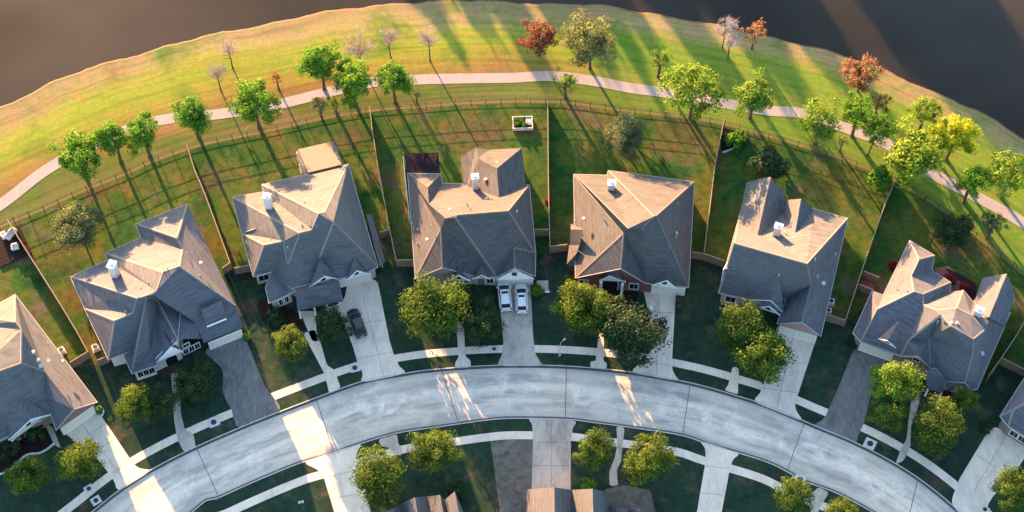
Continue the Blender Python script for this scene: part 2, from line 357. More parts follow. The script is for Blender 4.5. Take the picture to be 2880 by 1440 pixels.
CURB_L = [(-120, 2400), (200, 1890), (380, 1600), (559, 1422), (611, 1400), (720, 1351), (843, 1301), (929, 1277), (1003, 1250), (1115, 1217), (1242, 1198), (1354, 1182), (1440, 1175), (1591, 1178), (1678, 1188), (1813, 1206),
          (1921, 1224), (1999, 1250), (2160, 1299), (2264, 1352), (2346, 1382), (2421, 1420), (2500, 1470), (2620, 1580), (2780, 1790), (2950, 2200)]
N = 260
wl = lambda pl: resample([at(p.x, p.y) for p in smooth_line(pl)], N)
shore, fence_w, path_w, curb_u, curb_l = wl(SHORE), wl(FENCE), wl(PATH), wl(CURB_U), wl(CURB_L)
shore = [p + Vector((0, 0.15 * math.sin(i * 0.73) + 0.12 * math.sin(i * 0.31) + rng.uniform(-.10, .10), 0)) for i, p in enumerate(shore)]

base = MB().poly([(-3000, -3000, -2.0), (3000, -3000, -2.0), (3000, 3000, -2.0), (-3000, 3000, -2.0)]).build('ground', M['grass_back']); props(base, kind='structure')
far = [Vector((-400, 86, 0)), Vector((-60, 84, 0)), Vector((0, 80, 0)), Vector((60, 84, 0)), Vector((120, 78, 0)), Vector((400, 60, 0)), Vector((1500, 60, 0)), Vector((1500, 1800, 0)), Vector((-1500, 1800, 0)), Vector((-1500, 100, 0))]
tess(far, 0.0, 'far_bank', M['grass_back'], 1.6)
tess([(-1500, -420), (1500, -420), (1500, 300), (-1500, 300)], -0.75, 'lake_water', M['water'])
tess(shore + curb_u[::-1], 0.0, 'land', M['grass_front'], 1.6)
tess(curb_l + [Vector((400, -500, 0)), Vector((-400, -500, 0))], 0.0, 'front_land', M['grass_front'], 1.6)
ribbon(curb_u, curb_l, -0.13, 'road', M['road'], 8.0)
ribbon(shore, fence_w, 0.004, 'lakeside_bank', M['bank'], 1.0)
ribbon(offset_line(shore, 0.9), shore, 0.0, 'shore_slope', M['mud'], 0.06, za=-0.8, zb=0.002)
ribbon(offset_line(path_w, 0.95), offset_line(path_w, -0.95), 0.03, 'footpath', M['path'])
# back lawns reach from the iron fence to the fronts of the side fences
BACKLINE = [(-700, 1500), (-250, 1260), (0, 1150), (205, 1036), (308, 1018), (420, 965), (650, 757), (760, 755), (1000, 700), (1120, 748), (1180, 748), (1420, 705), (1546, 713), (1600, 705),
            (1960, 725), (2030, 735), (2200, 800), (2320, 902), (2372, 918), (2450, 840), (2560, 920), (2740, 1085), (2771, 1077), (2830, 1010), (2950, 1100), (3200, 1500)]
back_w = [at(*p) for p in BACKLINE]
tess(fence_w + back_w[::-1], 0.003, 'back_lawn', M['grass_back'])

# kerbs, gutters, pavements
for ln_, sgn in ((curb_u, 1), (curb_l, -1)):
    ribbon(ln_, offset_line(ln_, 0.16 * sgn), 0.022, 'kerb', M['kerb'])
    ribbon(offset_line(ln_, -0.30 * sgn), offset_line(ln_, -0.002 * sgn), -0.126, 'gutter_strip', M['gutter_dark'])
    ribbon(offset_line(ln_, 2.05 * sgn), offset_line(ln_, 3.25 * sgn), 0.008, 'pavement', M['concrete'])
def zp(ox, oy, s): return lambda *pts: [(ox + x / s, oy + y / s) for x, y in pts]
ZA, ZB, ZC, ZD = (zp(i * 720, 960, 2.6833) for i in range(4))
YA, YB, YC, YD = (zp(i * 720, 480, 2.6833) for i in range(4))
def rounded(P, rad=1.3):
    """outline with its corners eased, as poured concrete has"""
    out = []; n = len(P)
    for i in range(n):
        a, b, c = P[i - 1], P[i], P[(i + 1) % n]; u, v = a - b, c - b
        if u.angle(v, math.pi) > R(160): out.append(b); continue
        ra, rc = min(rad, u.length * .42), min(rad, v.length * .42); p, q = b + u.normalized() * ra, b + v.normalized() * rc
        for k in range(5):
            t = k / 4; out.append(p * (1 - t) ** 2 + b * (2 * t * (1 - t)) + q * t * t)
    return out
def paving(name, pts, mat, z): return tess(rounded([at(*p) for p in pts], 1.3 if name in ('driveway', 'planting_bed') else 0.4), z, name, M[mat])
paving('driveway', [(164, 1204), (258, 1130), (367, 1292), (388, 1318), (430, 1321), (330, 1384), (322, 1352), (272, 1288)], 'concrete', 0.014)
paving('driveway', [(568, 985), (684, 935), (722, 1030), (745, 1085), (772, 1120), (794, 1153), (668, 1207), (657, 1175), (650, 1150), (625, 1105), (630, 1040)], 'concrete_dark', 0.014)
paving('driveway', [(905, 868), (968, 850), (978, 790), (1060, 782), (1096, 960), (1111, 1008), (1124, 1031), (1146, 1050), (1012, 1077), (1022, 1052), (1007, 1023), (990, 967), (968, 915)], 'concrete', 0.014)
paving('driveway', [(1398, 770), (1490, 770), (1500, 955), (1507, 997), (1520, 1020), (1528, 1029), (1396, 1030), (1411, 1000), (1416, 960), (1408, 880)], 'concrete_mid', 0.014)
paving('driveway', [(1805, 795), (1902, 800), (1893, 960), (1889, 1035), (1900, 1058), (1914, 1073), (1768, 1047), (1812, 1012), (1835, 980), (1842, 960)], 'concrete', 0.014)
paving('driveway', [(2188, 905), (2300, 940), (2242, 1116), (2235, 1140), (2240, 1158), (2262, 1187), (2116, 1129), (2137, 1106), (2158, 1050)], 'concrete', 0.014)
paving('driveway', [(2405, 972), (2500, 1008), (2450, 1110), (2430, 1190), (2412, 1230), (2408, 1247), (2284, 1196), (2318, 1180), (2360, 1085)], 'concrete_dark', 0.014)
paving('driveway', [(2790, 1195), (2890, 1240), (2880, 1290), (2862, 1318), (2790, 1400), (2775, 1425), (2775, 1515), (2672, 1418), (2690, 1368), (2700, 1344)], 'concrete', 0.014)
paving('driveway', [(848, 1300), (898, 1322), (913, 1351), (945, 1460), (1048, 1460), (1029, 1385), (1000, 1300), (1004, 1270), (1020, 1245)], 'concrete', 0.014)
paving('driveway', [(1483, 1176), (1497, 1192), (1499, 1225), (1494, 1440), (1604, 1440), (1606, 1236), (1610, 1205), (1625, 1183)], 'concrete_mid', 0.014)
paving('driveway', [(1965, 1237), (1985, 1262), (1984, 1300), (1955, 1470), (2024, 1470), (2053, 1318), (2062, 1290), (2084, 1276)], 'concrete', 0.014)
paving('lawn_patch', [(1378, 1236), (1497, 1232), (1497, 1470), (1410, 1470), (1392, 1330)], 'dirt_lawn', 0.006)
paving('lawn_patch', [(1700, 1375), (1760, 1365), (1830, 1380), (1850, 1470), (1760, 1470), (1720, 1450)], 'dirt_lawn', 0.006)
for pts, m in ((ZA((1290, 240), (1350, 240), (1365, 540), (1392, 660), (1460, 700), (1478, 800), (1388, 836), (1340, 740), (1315, 600)), 'concrete_mid'),
               (ZB((355, -60), (440, -90), (485, 0), (535, 180), (590, 215), (640, 350), (552, 392), (520, 250)), 'concrete'),
               (ZB((1510, -140), (1570, -140), (1578, 110), (1620, 145), (1622, 196), (1502, 204), (1502, 160), (1530, 120)), 'concrete'),
               (ZC((655, -60), (695, -60), (690, 150), (716, 160), (714, 208), (590, 196), (592, 150), (632, 150)), 'concrete'),
               (ZC((1665, 190), (1712, 200), (1706, 340), (1706, 402), (1602, 368), (1632, 330)), 'concrete'),
               (ZD((1090, 380), (1145, 380), (1140, 470), (1080, 640), (1075, 790), (1025, 900), (960, 930), (1000, 820), (1045, 740), (1060, 600)), 'concrete_mid'),
               (ZC((788, 640), (850, 650), (835, 790), (825, 900), (790, 970), (800, 1090), (735, 1090), (735, 980), (775, 880), (795, 780)), 'concrete_mid'),
               (ZB((925, 740), (1065, 700), (1075, 780), (1105, 800), (1100, 860), (1060, 860), (1000, 800), (940, 790)), 'concrete_mid'),
               (ZA((330, 610), (400, 650), (460, 810), (410, 780)), 'concrete_mid'),
               (YB((330, 1060), (440, 1060), (470, 1288), (425, 1288)), 'concrete'),
               (ZD((300, 1180), (380, 1100), (460, 1140), (400, 1240), (360, 1330), (330, 1330)), 'concrete_mid')):
    paving('front_walk', pts, m, 0.018)
# joints cut across the road and driveways
for a, b in (((552, 1259), (615, 1397)), ((889, 1121), (938, 1270)), ((1242, 1040), (1290, 1190)), ((1593, 1032), (1590, 1177)), ((1941, 1080), (1920, 1223)), ((2262, 1188), (2214, 1323)), ((2582, 1347), (2545, 1500))):
    A, B = at(*a), at(*b); n_ = Vector((-(B - A).y, (B - A).x, 0)).normalized() * 0.05
    props(MB().poly([(*(A - n_).xy, -0.121), (*(B - n_).xy, -0.121), (*(B + n_).xy, -0.121), (*(A + n_).xy, -0.121)]).build('road_joint', M['gutter_dark']), kind='structure')
for a, b in (((213, 1170), (345, 1345)), ((330, 1232), (266, 1270)), ((300, 1190), (235, 1232)), ((365, 1288), (322, 1330)),
             ((1020, 830), (1080, 1062)), ((1104, 990), (1003, 1010)), ((1084, 900), (970, 915)), ((1850, 800), (1846, 1055)), ((1893, 960), (1838, 965)), ((1889, 1030), (1808, 1012)), ((1897, 880), (1850, 878)),
             ((2235, 930), (2185, 1145)), ((2268, 1022), (2166, 1015)), ((2244, 1105), (2140, 1090)), ((2740, 1380), (2835, 1215)), ((2745, 1280), (2800, 1315)), ((1552, 1180), (1550, 1440)), ((1500, 1245), (1606, 1245)), ((1499, 1310), (1604, 1310)),
             ((1980, 1310), (2050, 1318)), ((1965, 1385), (2035, 1392)), ((930, 1340), (1010, 1320)), ((950, 1400), (1030, 1385)), ((905, 1325), (940, 1440))):
    A, B = at(*a), at(*b); n_ = Vector((-(B - A).y, (B - A).x, 0)).normalized() * 0.025
    props(MB().poly([(*(A - n_).xy, 0.023), (*(B - n_).xy, 0.023), (*(B + n_).xy, 0.023), (*(A + n_).xy, 0.023)]).build('paving_joint', M['concrete_dark']), kind='structure')
# ------------------------------------------------------------------ houses
E0 = 3.35
class House:
    def __init__(s, name, label, origin, scale, roof, wall, pts, faces, anchor, ridge=None, group='houses along the curved street', over=0.4):
        s.o, s.s, s.P = origin, scale, {}
        for k, (x, y, z) in pts.items(): s.P[k] = s.solve(x, y, z)
        c = s.P[anchor]; s.root = empty(name, (c.x, c.y, 0), 0, label, 'house', group)
        s.roof_mat, s.wall_mat = M[roof], M[wall]
        s.ridge_mat = M[ridge or ('ridge_brown' if 'brown' in roof else 'ridge_grey')]
        s.body([f.split() for f in faces], over)
    def px(s, x, y): return s.o[0] + x / s.s, s.o[1] + y / s.s
    lift = 1.52
    def up(s, z): return z + (0.55 if z > 2.65 else 0) if z <= 2.8 else E0 + (z - 2.8) * s.lift
    def at(s, x, y, z): return at(*s.px(x, y), s.up(z))
    def solve(s, x, y, z):
        if not isinstance(z, str): return s.at(x, y, z)
        if z.startswith('='): return at(*s.px(x, y), s.P[z[1:]].z)
        kind, rest = z.split(':'); d = ray(*s.px(x, y)); q = rest.split(',')
        a, b = s.P[q[0]], s.P[q[1]]; e = (b - a); e.z = 0; e.normalize(); n = Vector((-e.y, e.x, 0))    # inward
        # slope plane: z = a.z + tan * n.(p - a);  wall plane: n.(p - a) = 0
        if kind == 'W':
            t = n.dot(a - CAM) / n.dot(d)
        else:
            k = math.tan(R(float(q[2]) if len(q) > 2 else 34))
            t = (CAM.z - a.z - k * n.dot(CAM - a)) / (k * n.dot(d) - d.z)
        return CAM + d * t
    def body(s, faces, over):
        keys = sorted({k for f in faces for k in f}); ix = {k: i for i, k in enumerate(keys)}
        bm = bmesh.new(); vs = [bm.verts.new(s.P[k]) for k in keys]
        for f in faces:
            g = bm.faces.new([vs[ix[k]] for k in f]); g.normal_update()
            if g.normal.z < 0: g.normal_flip()
        bm.normal_update()
        # ridge caps on convex edges, boundary loops for fascia and walls
        caps = MB(); cap_list = []; nxt = {}
        for e in bm.edges:
            lf = e.link_faces
            if len(lf) == 2:
                c0, c1 = lf[0].calc_center_median(), lf[1].calc_center_median()
                if lf[0].normal.dot(c1 - e.verts[0].co) < -0.12:
                    a, b = e.verts[0].co, e.verts[1].co; t = (b - a).normalized()
                    for fc in lf:
                        w = fc.normal.cross(t); w = w if w.dot(fc.calc_center_median() - a) > 0 else -w
                        off = fc.normal * 0.03; p = [a + off, b + off, b + off + w * 0.15, a + off + w * 0.15]
                        if (p[1] - p[0]).cross(p[2] - p[0]).z < 0: p = p[::-1]
                        caps.poly(p)
                    if caps.f: cap_list.append(caps); caps = MB()
            elif len(lf) == 1:
                lp = e.link_loops[0]; nxt.setdefault(lp.vert, []).append(lp.link_loop_next.vert)
        loops = []; used = set()
        for st in list(nxt):
            if st in used: continue
            L = [st]; used.add(st); cur = nxt[st][0]
            while cur is not st and cur in nxt and cur not in used: L.append(cur); used.add(cur); cur = nxt[cur][0]
            if len(L) > 2: loops.append([v.co.copy() for v in L])
        loops.sort(key=lambda L: -abs(sum(L[i].x * L[(i + 1) % len(L)].y - L[(i + 1) % len(L)].x * L[i].y for i in range(len(L)))))
        L = loops[0]; s.loop = L
        bmesh.ops.triangulate(bm, faces=[f for f in bm.faces if len(f.verts) > 4])
        org = s.root.location
        for v in bm.verts: v.co -= org
        me = bpy.data.meshes.new('roof'); bm.to_mesh(me); bm.free()
        s.roof = link('roof', me, s.roof_mat, s.root)
        for cp in cap_list: s.sub(cp, 'ridge_cap', s.ridge_mat, s.roof)
        n = len(L)
        def inset(d):
            out = []
            for i in range(n):
                a, b, c = L[i - 1], L[i], L[(i + 1) % n]
                e1 = (b - a).xy; e2 = (c - b).xy
                if e1.length < 1e-4 or e2.length < 1e-4: out.append(b.copy()); continue
                n1 = Vector((-e1.y, e1.x)).normalized(); n2 = Vector((-e2.y, e2.x)).normalized()
                m = n1 + n2; m = m / max(m.dot(m) / 2, 0.35) if m.length > 1e-3 else n1
                out.append(Vector((b.x + m.x * d, b.y + m.y * d, b.z)))
            return out
        out_ = inset(-0.07); wl_ = inset(over); g = MB()
        dz = lambda p, h: Vector((p.x, p.y, p.z + h))
        for i in range(n):
            j = (i + 1) % n
            g.poly([dz(L[i], -0.015), dz(out_[i], -0.015), dz(out_[j], -0.015), dz(L[j], -0.015)])
            g.poly([dz(out_[i], -0.015), dz(out_[i], -0.20), dz(out_[j], -0.20), dz(out_[j], -0.015)])
            g.poly([dz(out_[i], -0.20), dz(wl_[i], -0.20), dz(wl_[j], -0.20), dz(out_[j], -0.20)])
        s.sub(g, 'gutter', M['gutter'], s.roof)
        w = MB(); s.walls = wl_
        for i in range(n):
            j = (i + 1) % n
            w.poly([(wl_[i].x, wl_[i].y, -0.05), (wl_[j].x, wl_[j].y, -0.05), dz(wl_[j], -0.12), dz(wl_[i], -0.12)])
        s.wall = s.sub(w, 'wall', s.wall_mat, s.root)
    def sub(s, mb, name, mat, parent):
        o = mb.build(name, mat, None, s.root.location); o.location = (0, 0, 0); o.parent = parent; return o
    def gable(s, Lp, Rp, Fp, Bp, ze=2.8, zb=None, deep=0.25, wall='offwhite', window=True, name='front_gable', roof=None):
        """small gable over the front: L and R eave ends, F front peak, B where its ridge dies into the roof behind"""
        L, Rr = s.at(*Lp, ze), s.at(*Rp, ze)
        s.P['_L'], s.P['_R'] = L, Rr
        F = s.solve(*Fp, 'W:_L,_R')
        if F.z < L.z + 0.5: F = s.at(*Fp, ze + 0.9)
        B = at(*s.px(*Bp), F.z) if zb is None else s.at(*Bp, zb)
        ze = L.z
        n = Vector(((Rr - L).y, -(Rr - L).x, 0)).normalized()
        if n.dot(B - F) > 0: n = -n
        th = Vector((0, 0, 0.0)); r = MB()
        for A in (L, Rr):
            p = [A, F, B]
            if (p[1] - p[0]).cross(p[2] - p[0]).z < 0: p = p[::-1]
            r.poly(p)
        o = s.sub(r, name, roof or s.roof_mat, s.root)
        w = MB(); k = -n * deep; low = Vector((0, 0, -0.35))
        q = [L + low + k, Rr + low + k, Rr + k - Vector((0, 0, 0.02)), F + k - Vector((0, 0, 0.05)), L + k - Vector((0, 0, 0.02))]
        w.poly(q); s.sub(w, 'gable_wall', M[wall], o)
        t = MB(); hz = Vector((0, 0, -0.22))
        for A in (L, Rr):
            a, b = A + n * 0.03 + Vector((0, 0, 0.02)), F + n * 0.03 + Vector((0, 0, 0.02)); bk = -n * 0.14
            t.poly([a, b, b + hz, a + hz]); t.poly([a, b, b + bk, a + bk]); t.poly([a + bk, b + bk, b + bk + hz, a + bk + hz])
        s.sub(t, 'bargeboard', M['white'], o)
        if window:
            c = (L + Rr) / 2 + k + n * 0.04; c.z = ze + (F.z - ze) * 0.38; tx = (Rr - L); tx.z = 0; tx.normalize(); hw = min(0.35, (Rr - L).length * 0.12); hh = hw * 1.1
            g = MB().poly([c - tx * hw - Vector((0, 0, hh)), c + tx * hw - Vector((0, 0, hh)), c + tx * hw + Vector((0, 0, hh)), c - tx * hw + Vector((0, 0, hh))])
            s.sub(g, 'attic_vent', M['glass'], o)
        return o
    def front(s, a, b, items, over=0.4):
        """openings in the wall below the eave a-b: (kind, t along, width, sill height, height)"""
        A, B = s.P[a], s.P[b]; tx = (B - A); tx.z = 0; ln = tx.length; tx.normalize(); n = Vector((tx.y, -tx.x, 0))
        for kind, t, w, z0, h in items:
            c = A + tx * (ln * t) - n * over; up = Vector((0, 0, 1))
            q = lambda x, z, d: Vector((c.x, c.y, 0)) + tx * x + up * z + n * d
            f = MB(); fw = 0.10; hw = w / 2
            for x0, x1, y0, y1 in ((-hw - fw, -hw, z0 - fw, z0 + h + fw), (hw, hw + fw, z0 - fw, z0 + h + fw), (-hw, hw, z0 - fw, z0), (-hw, hw, z0 + h, z0 + h + fw)):
                p = [q(x0, y0, .07), q(x1, y0, .07), q(x1, y1, .07), q(x0, y1, .07)]
                pb = [v - n * 0.09 for v in p]; f.poly(p)
                for i in range(4): f.poly([p[i], pb[i], pb[(i + 1) % 4], p[(i + 1) % 4]])
            if kind == 'garage':
                d = s.sub(f, 'garage_door', M['white'], s.root); g = MB(); m = 4
                for i in range(m):
                    y0, y1 = z0 + h * i / m + 0.02, z0 + h * (i + 1) / m - 0.02
                    g.poly([q(-hw, y0, .04), q(hw, y0, .04), q(hw, y1, .04), q(-hw, y1, .04)])
                s.sub(g, 'door_panel', M['offwhite'], d)
            elif kind == 'door':
                d = s.sub(f, 'front_door', M['white'], s.root)
                s.sub(MB().poly([q(-hw, z0, .03), q(hw, z0, .03), q(hw, z0 + h, .03), q(-hw, z0 + h, .03)]), 'door_panel', M['wood'], d)
            elif kind == 'arch':
                d = s.sub(f, 'entry_arch', M['white'], s.root)
                s.sub(MB().poly([q(hw * 1.0 * math.cos(i * math.pi / 10), z0 + h * 0.55 + hw * 0.8 * math.sin(i * math.pi / 10), .045) for i in range(11)] + [q(-hw, z0, .045), q(hw, z0, .045)]), 'doorway', M['glass'], d)
            else:
                d = s.sub(f, 'window', M['white'], s.root)
                s.sub(MB().poly([q(-hw, z0, .03), q(hw, z0, .03), q(hw, z0 + h, .03), q(-hw, z0 + h, .03)]), 'pane', M['glass'], d)
                m = MB(); m.bar(q(0, z0, .05), q(0.001, z0, .05) + tx * 0.03, 0.03, h); s.sub(m, 'mullion', M['white'], d)
    def chimney(s, x, y, zr, h, w=1.25, d=0.85, rz=0.0):
        c = s.at(x, y, zr); zr = s.up(zr); o = s.sub(MB().box((c.x, c.y, (zr - 1.2 + zr + h) / 2), (w, d, h + 1.2), rz), 'chimney', M['offwhite'], s.roof)
        s.sub(MB().box((c.x, c.y, zr + h + 0.06), (w + 0.22, d + 0.22, 0.12), rz), 'chimney_cap', M['white'], o)
        s.sub(MB().box((c.x, c.y, zr + h + 0.20), (0.45, 0.4, 0.16), rz), 'flue', M['steel'], o)
    def vents(s, items):
        """(x, y, z, kind): small pipes, box vents and turbines standing on the roof"""
        for x, y, z, kind in items:
            p = s.at(x, y, z)
            if kind == 'pipe':
                s.sub(MB().tube([p - Vector((0, 0, .25)), p + Vector((0, 0, .55))], 0.07, 8), 'vent_pipe', M['gutter'], s.roof)
            else:
                m = MB().box((p.x, p.y, p.z + 0.06), (0.5, 0.5, 0.34), 0.3, 0.8); s.sub(m, 'box_vent', M['gutter'], s.roof)
    def panel(s, name, pts, mat, thick=0.12, parent=None):
        """slab roof through given points (x, y, z)"""
        P = [s.at(*p) for p in pts]; m = MB(); n = len(P); dn = Vector((0, 0, -thick))
        if (P[1] - P[0]).cross(P[2] - P[0]).z < 0: P = P[::-1]
        m.poly(P); m.poly([p + dn for p in P[::-1]])
        for i in range(n): m.poly([P[i], P[i] + dn, P[(i + 1) % n] + dn, P[(i + 1) % n]])
        return s.sub(m, name, M[mat] if isinstance(mat, str) else mat, parent or s.root)
    def posts(s, pts, z0, name='post', mat='white', w=0.16):
        for x, y, z in pts:
            p = s.at(x, y, z); s.sub(MB().box((p.x, p.y, (p.z - 0.1 + z0) / 2), (w, w, p.z - 0.1 - z0)), name, M[mat], s.root)

E = 2.8
H = {}
# house 1: steep grey roof with stepped hips
H[1] = House('family_house', 'grey roofed house with stepped rear hips, white front gable and dark stained driveway', (180, 560), 2.477, 'shingle_grey', 'offwhite', dict(
    r1=(860, 35, E), r2=(500, 172, E), r3=(535, 268, E), r4=(290, 375, E), r5=(303, 428, E), r6=(45, 540, E), l1=(145, 765, E), fl=(308, 1115, E), f2=(478, 1048, E),
    b1=(415, 1088, E), b2=(472, 1213, E), b3=(650, 1153, E), gl=(640, 1133, E), gr=(967, 972, E), ge=(975, 1002, E), rr=(1195, 740, 3.6), rr2=(1250, 890, E),
    A1=(785, 270, 6.2), m1=(825, 350, 6.0), m2=(805, 467, 8.2), m3=(690, 510, 8.0),
    m5=(646, 637, 7.8), m7=(512, 692, 7.4), m9=(350, 848, 5.6), m8=(485, 790, 6.0), g2=(263, 706, 4.3),
    n2=(572, 682, '=m7'), gp=(793, 975, 'W:gl,gr'), n3=(650, 698, '=gp'), n4=(615, 662, '=m5'), k1=(600, 1058, 3.1), k2=(918, 860, 3.9)),
    ['r1 r2 A1', 'r1 A1 m1 m2 rr', 'r2 r3 m1 A1', 'r3 r4 m3 m2 m1', 'r4 r5 m5 m3', 'r5 r6 m7 m5', 'r6 l1 g2 m8 m7', 'l1 m9 m8 g2', 'l1 fl m9', 'm9 fl f2 m7 m8', 'm7 f2 b1 b2 n2',
     'n2 b2 b3 k1 n3', 'n3 k1 gl gp', 'n4 n3 gp gr k2', 'm3 m5 n4 k2 ge rr2 rr m2', 'm5 m7 n2 n4', 'n2 n3 n4', 'k1 b3 gl', 'k2 gr ge'], 'm5')
# house 2: tan roofed house with patio roof and porch
H[2] = House('family_house', 'tan roofed house with brown patio roof behind and a porch beside a parked black car', (640, 380), 2.3, 'shingle_tan', 'brick_grey', dict(
    a=(222, 320, E), b=(780, 188, E), c=(972, 850, E), a3=(232, 366, E), h=(30, 400, E), i=(90, 635, E), r=(165, 912, E), s=(290, 882, E), x=(245, 985, E), w=(268, 1085, 2.7), v=(440, 1008, 2.7),
    u=(355, 948, E), y=(415, 990, E), z=(525, 960, E), C=(735, 925, E), D=(905, 885, E),
    d=(590, 508, 8.4), e=(630, 500, 8.4), f=(545, 612, 7.5), g=(465, 632, 7.3), q=(235, 712, 5.4), j=(365, 685, 6.0), p=(180, 602, 4.1),
    k=(390, 832, 4.6), A=(595, 792, 'S:y,z,34'), B=(685, 562, 8.5)),
    ['a d e b', 'h a3 f g', 'a3 a d f', 'h g k j p i', 'i p j q', 'i q r', 'q r s j', 'j s x w v u k', 'g f d e B A z y u k', 'B A z C D c', 'b e B c'], 'A')
# house 3: brown hipped house with two white cars
H[3] = House('family_house', 'brown roofed house with dark rear lean-to and two white cars outside its garage', (1110, 400), 2.576, 'shingle_brown', 'brick_grey', dict(
    rl=(95, 225, E), pr=(330, 228, E), rt=(345, 298, E), rbr=(975, 310, E), re=(1021, 800, E), rf=(1018, 968, E), gl=(738, 975, E), gv=(560, 962, E), fl=(150, 988, E),
    pg=(345, 905, 'W:fl,gv'), ph=(335, 625, 5.9), pk=(240, 325, 5.2), q1=(825, 497, 7.7), q2=(452, 527, 8.1), q3=(440, 547, '=q2'), pi=(368, 552, '=q2'), pj=(248, 448, 5.6),
    gp=(870, 910, 'W:gl,rf'), Gb=(862, 765, '=gp')),
    ['rl pk pr', 'rl fl ph', 'fl pg ph', 'rl ph pi pj pk', 'pr pk pj rt', 'rt pj pi q3 q2 q1 rbr', 'rbr q1 re', 'q3 ph pi', 'q3 q2 q1 re Gb gl', 'Gb gp gl', 'Gb re rf gp', 'ph pg gv', 'ph gv gl q3'], 'Gb')
# house 4: broad brown roof
H[4] = House('family_house', 'broad brown hipped house with maroon brick front and white arched porch', (1560, 460), 3.067, 'shingle_brown', 'brick_red', dict(
    a=(165, 92, E), f1=(180, 985, E), v=(785, 1030, E), d=(1155, 1065, E), c=(1203, 158, E), t=(465, 60, E), s=(450, 100, E),
    g=(570, 903, 'W:f1,v'), h=(597, 598, 6.5), k=(855, 455, 8.6), m=(878, 450, 8.6), j=(745, 566, 8.2), i=(632, 562, '=j')),
    ['a f1 h', 'f1 g h', 'a h i', 'a i j k t s', 't k m c', 'c m d', 'i h j', 'h v d m k j', 'g v h'], 'j')
# house 5: grey brown gabled house
H[5] = House('family_house', 'grey brown roofed house with two rear gable wings and pink brick garage front', (2000, 480), 2.576, 'shingle_tan', 'brick_pink', dict(
    wli=(195, 362, E), ls=(55, 882, E), fe=(240, 922, E), x2=(548, 928, E), gl=(478, 1107, E), re=(795, 1197, E), c=(990, 345, E), nr=(740, 275, E), x=(505, 209, E),
    rB=(695, 675, 8.2), rA=(165, 525, '=rB'), gpk=(660, 1097, 'W:gl,re'), x1=(725, 825, '=gpk')),
    ['wli rA rB c nr x', 'wli ls rA', 'c rB x1 gpk re', 'rA ls fe x2 x1 rB', 'x1 x2 gl gpk'], 'rB')
# house 6: complicated grey roof with turret
H[6] = House('family_house', 'grey house of many roof facets with a red brick patio behind it', (2380, 660), 2.576, 'shingle_grey', 'brick_brown', dict(
    a=(460, 42, E), ar=(640, 150, E), ar2=(620, 258, E), l2=(268, 438, E), l3=(188, 408, E), ll=(50, 712, E), lf=(105, 772, E), gl=(398, 877, E), gr=(607, 965, E), f2=(650, 967, E), f3=(730, 1062, E), f4=(865, 1072, 3.4),
    f5=(905, 1125, E), f6=(950, 1115, E), rr=(1190, 563, E), rb=(945, 450, E), e1=(920, 490, E), e2=(850, 402, E), s3=(750, 420, E), s1=(757, 345, E),
    p=(530, 178, 'S:ar,a,38'), p2=(472, 302, '=p'), q=(490, 412, 5.9), r=(225, 540, 4.6), s2=(555, 432, 5.6), s4=(560, 507, 5.6), t=(690, 580, 7.0), t2=(648, 545, 6.6),
    y1=(760, 662, 7.9), y3=(527, 883, 'W:gl,gr'), y2=(600, 748, '=y3'), u=(455, 760, 4.0), v1=(800, 530, 6.4), v2=(900, 580, 5.9), v3=(1005, 690, 5.6), v4=(922, 757, 7.2), rc=(1043, 607, 4.6), w2=(918, 880, 5.6), z1=(612, 948, 3.2)),
    ['a l2 r q p2 p', 'a p ar', 'ar p p2 ar2', 'l3 r l2', 'l3 ll lf r', 'p2 q s2 s1 ar2', 's1 s2 s4 s3', 'r lf gl u t s4 s2 q', 't u gl y3 y2 y1', 'y2 y3 gr', 't t2 v1 v2 v3 v4 y1', 's4 s3 e2 v1 t2', 't s4 t2', 'e2 e1 v2 v1',
     'e1 rb rc v2', 'rb rr rc', 'v2 rc v3', 'y1 v4 w2 f4 f3 f2 gr y2', 'rc rr f6 f5 f4 w2 v4 v3'], 'y1')
# house 0: left edge, partly out of frame
H[0] = House('family_house', 'house at the left edge with long brown right slope and white garage door', (0, 820), 3.067, 'shingle_tan', 'brick_brown', dict(
    a=(130, 25, E), b=(835, 952, E), gl=(483, 1193, E), k3=(437, 1057, E), k5=(58, 1252, E), z5=(-330, 1440, E), z1=(-300, 260, E),
    c=(131, 262, 6.2), e=(185, 332, '=c'), gp=(637, 1012, 'W:gl,b'), k=(390, 692, '=gp'), f=(182, 617, 6.6), k2=(388, 905, 3.6), z2=(-200, 215, 3.4), z3=(-260, 290, 2.8), z4=(-330, 800, 6.6)),
    ['a c z2 z1', 'c e z3 z2', 'e f z4 z3', 'a b gp k f e c', 'f z4 z5 k5 k3 k2 k', 'k k2 k3 gl gp', 'z1 z2 z3', 'z4 z3 z5'], 'f')
# house 7: right edge
H[7] = House('family_house', 'house cut by the right edge with a white windowed front above a pale driveway', (2700, 1000), 2.928, 'shingle_grey', 'brick_brown', dict(
    A=(740, -140, E), q=(332, 495, E), q2=(398, 580, E), C=(760, 800, E), D=(1150, 250, E), r1=(440, 445, 'S:q2,C,36'), r2=(820, 230, 6.4)),
    ['A q r1 r2', 'q q2 r1', 'r1 q2 C r2', 'r2 C D', 'A r2 D'], 'r1')
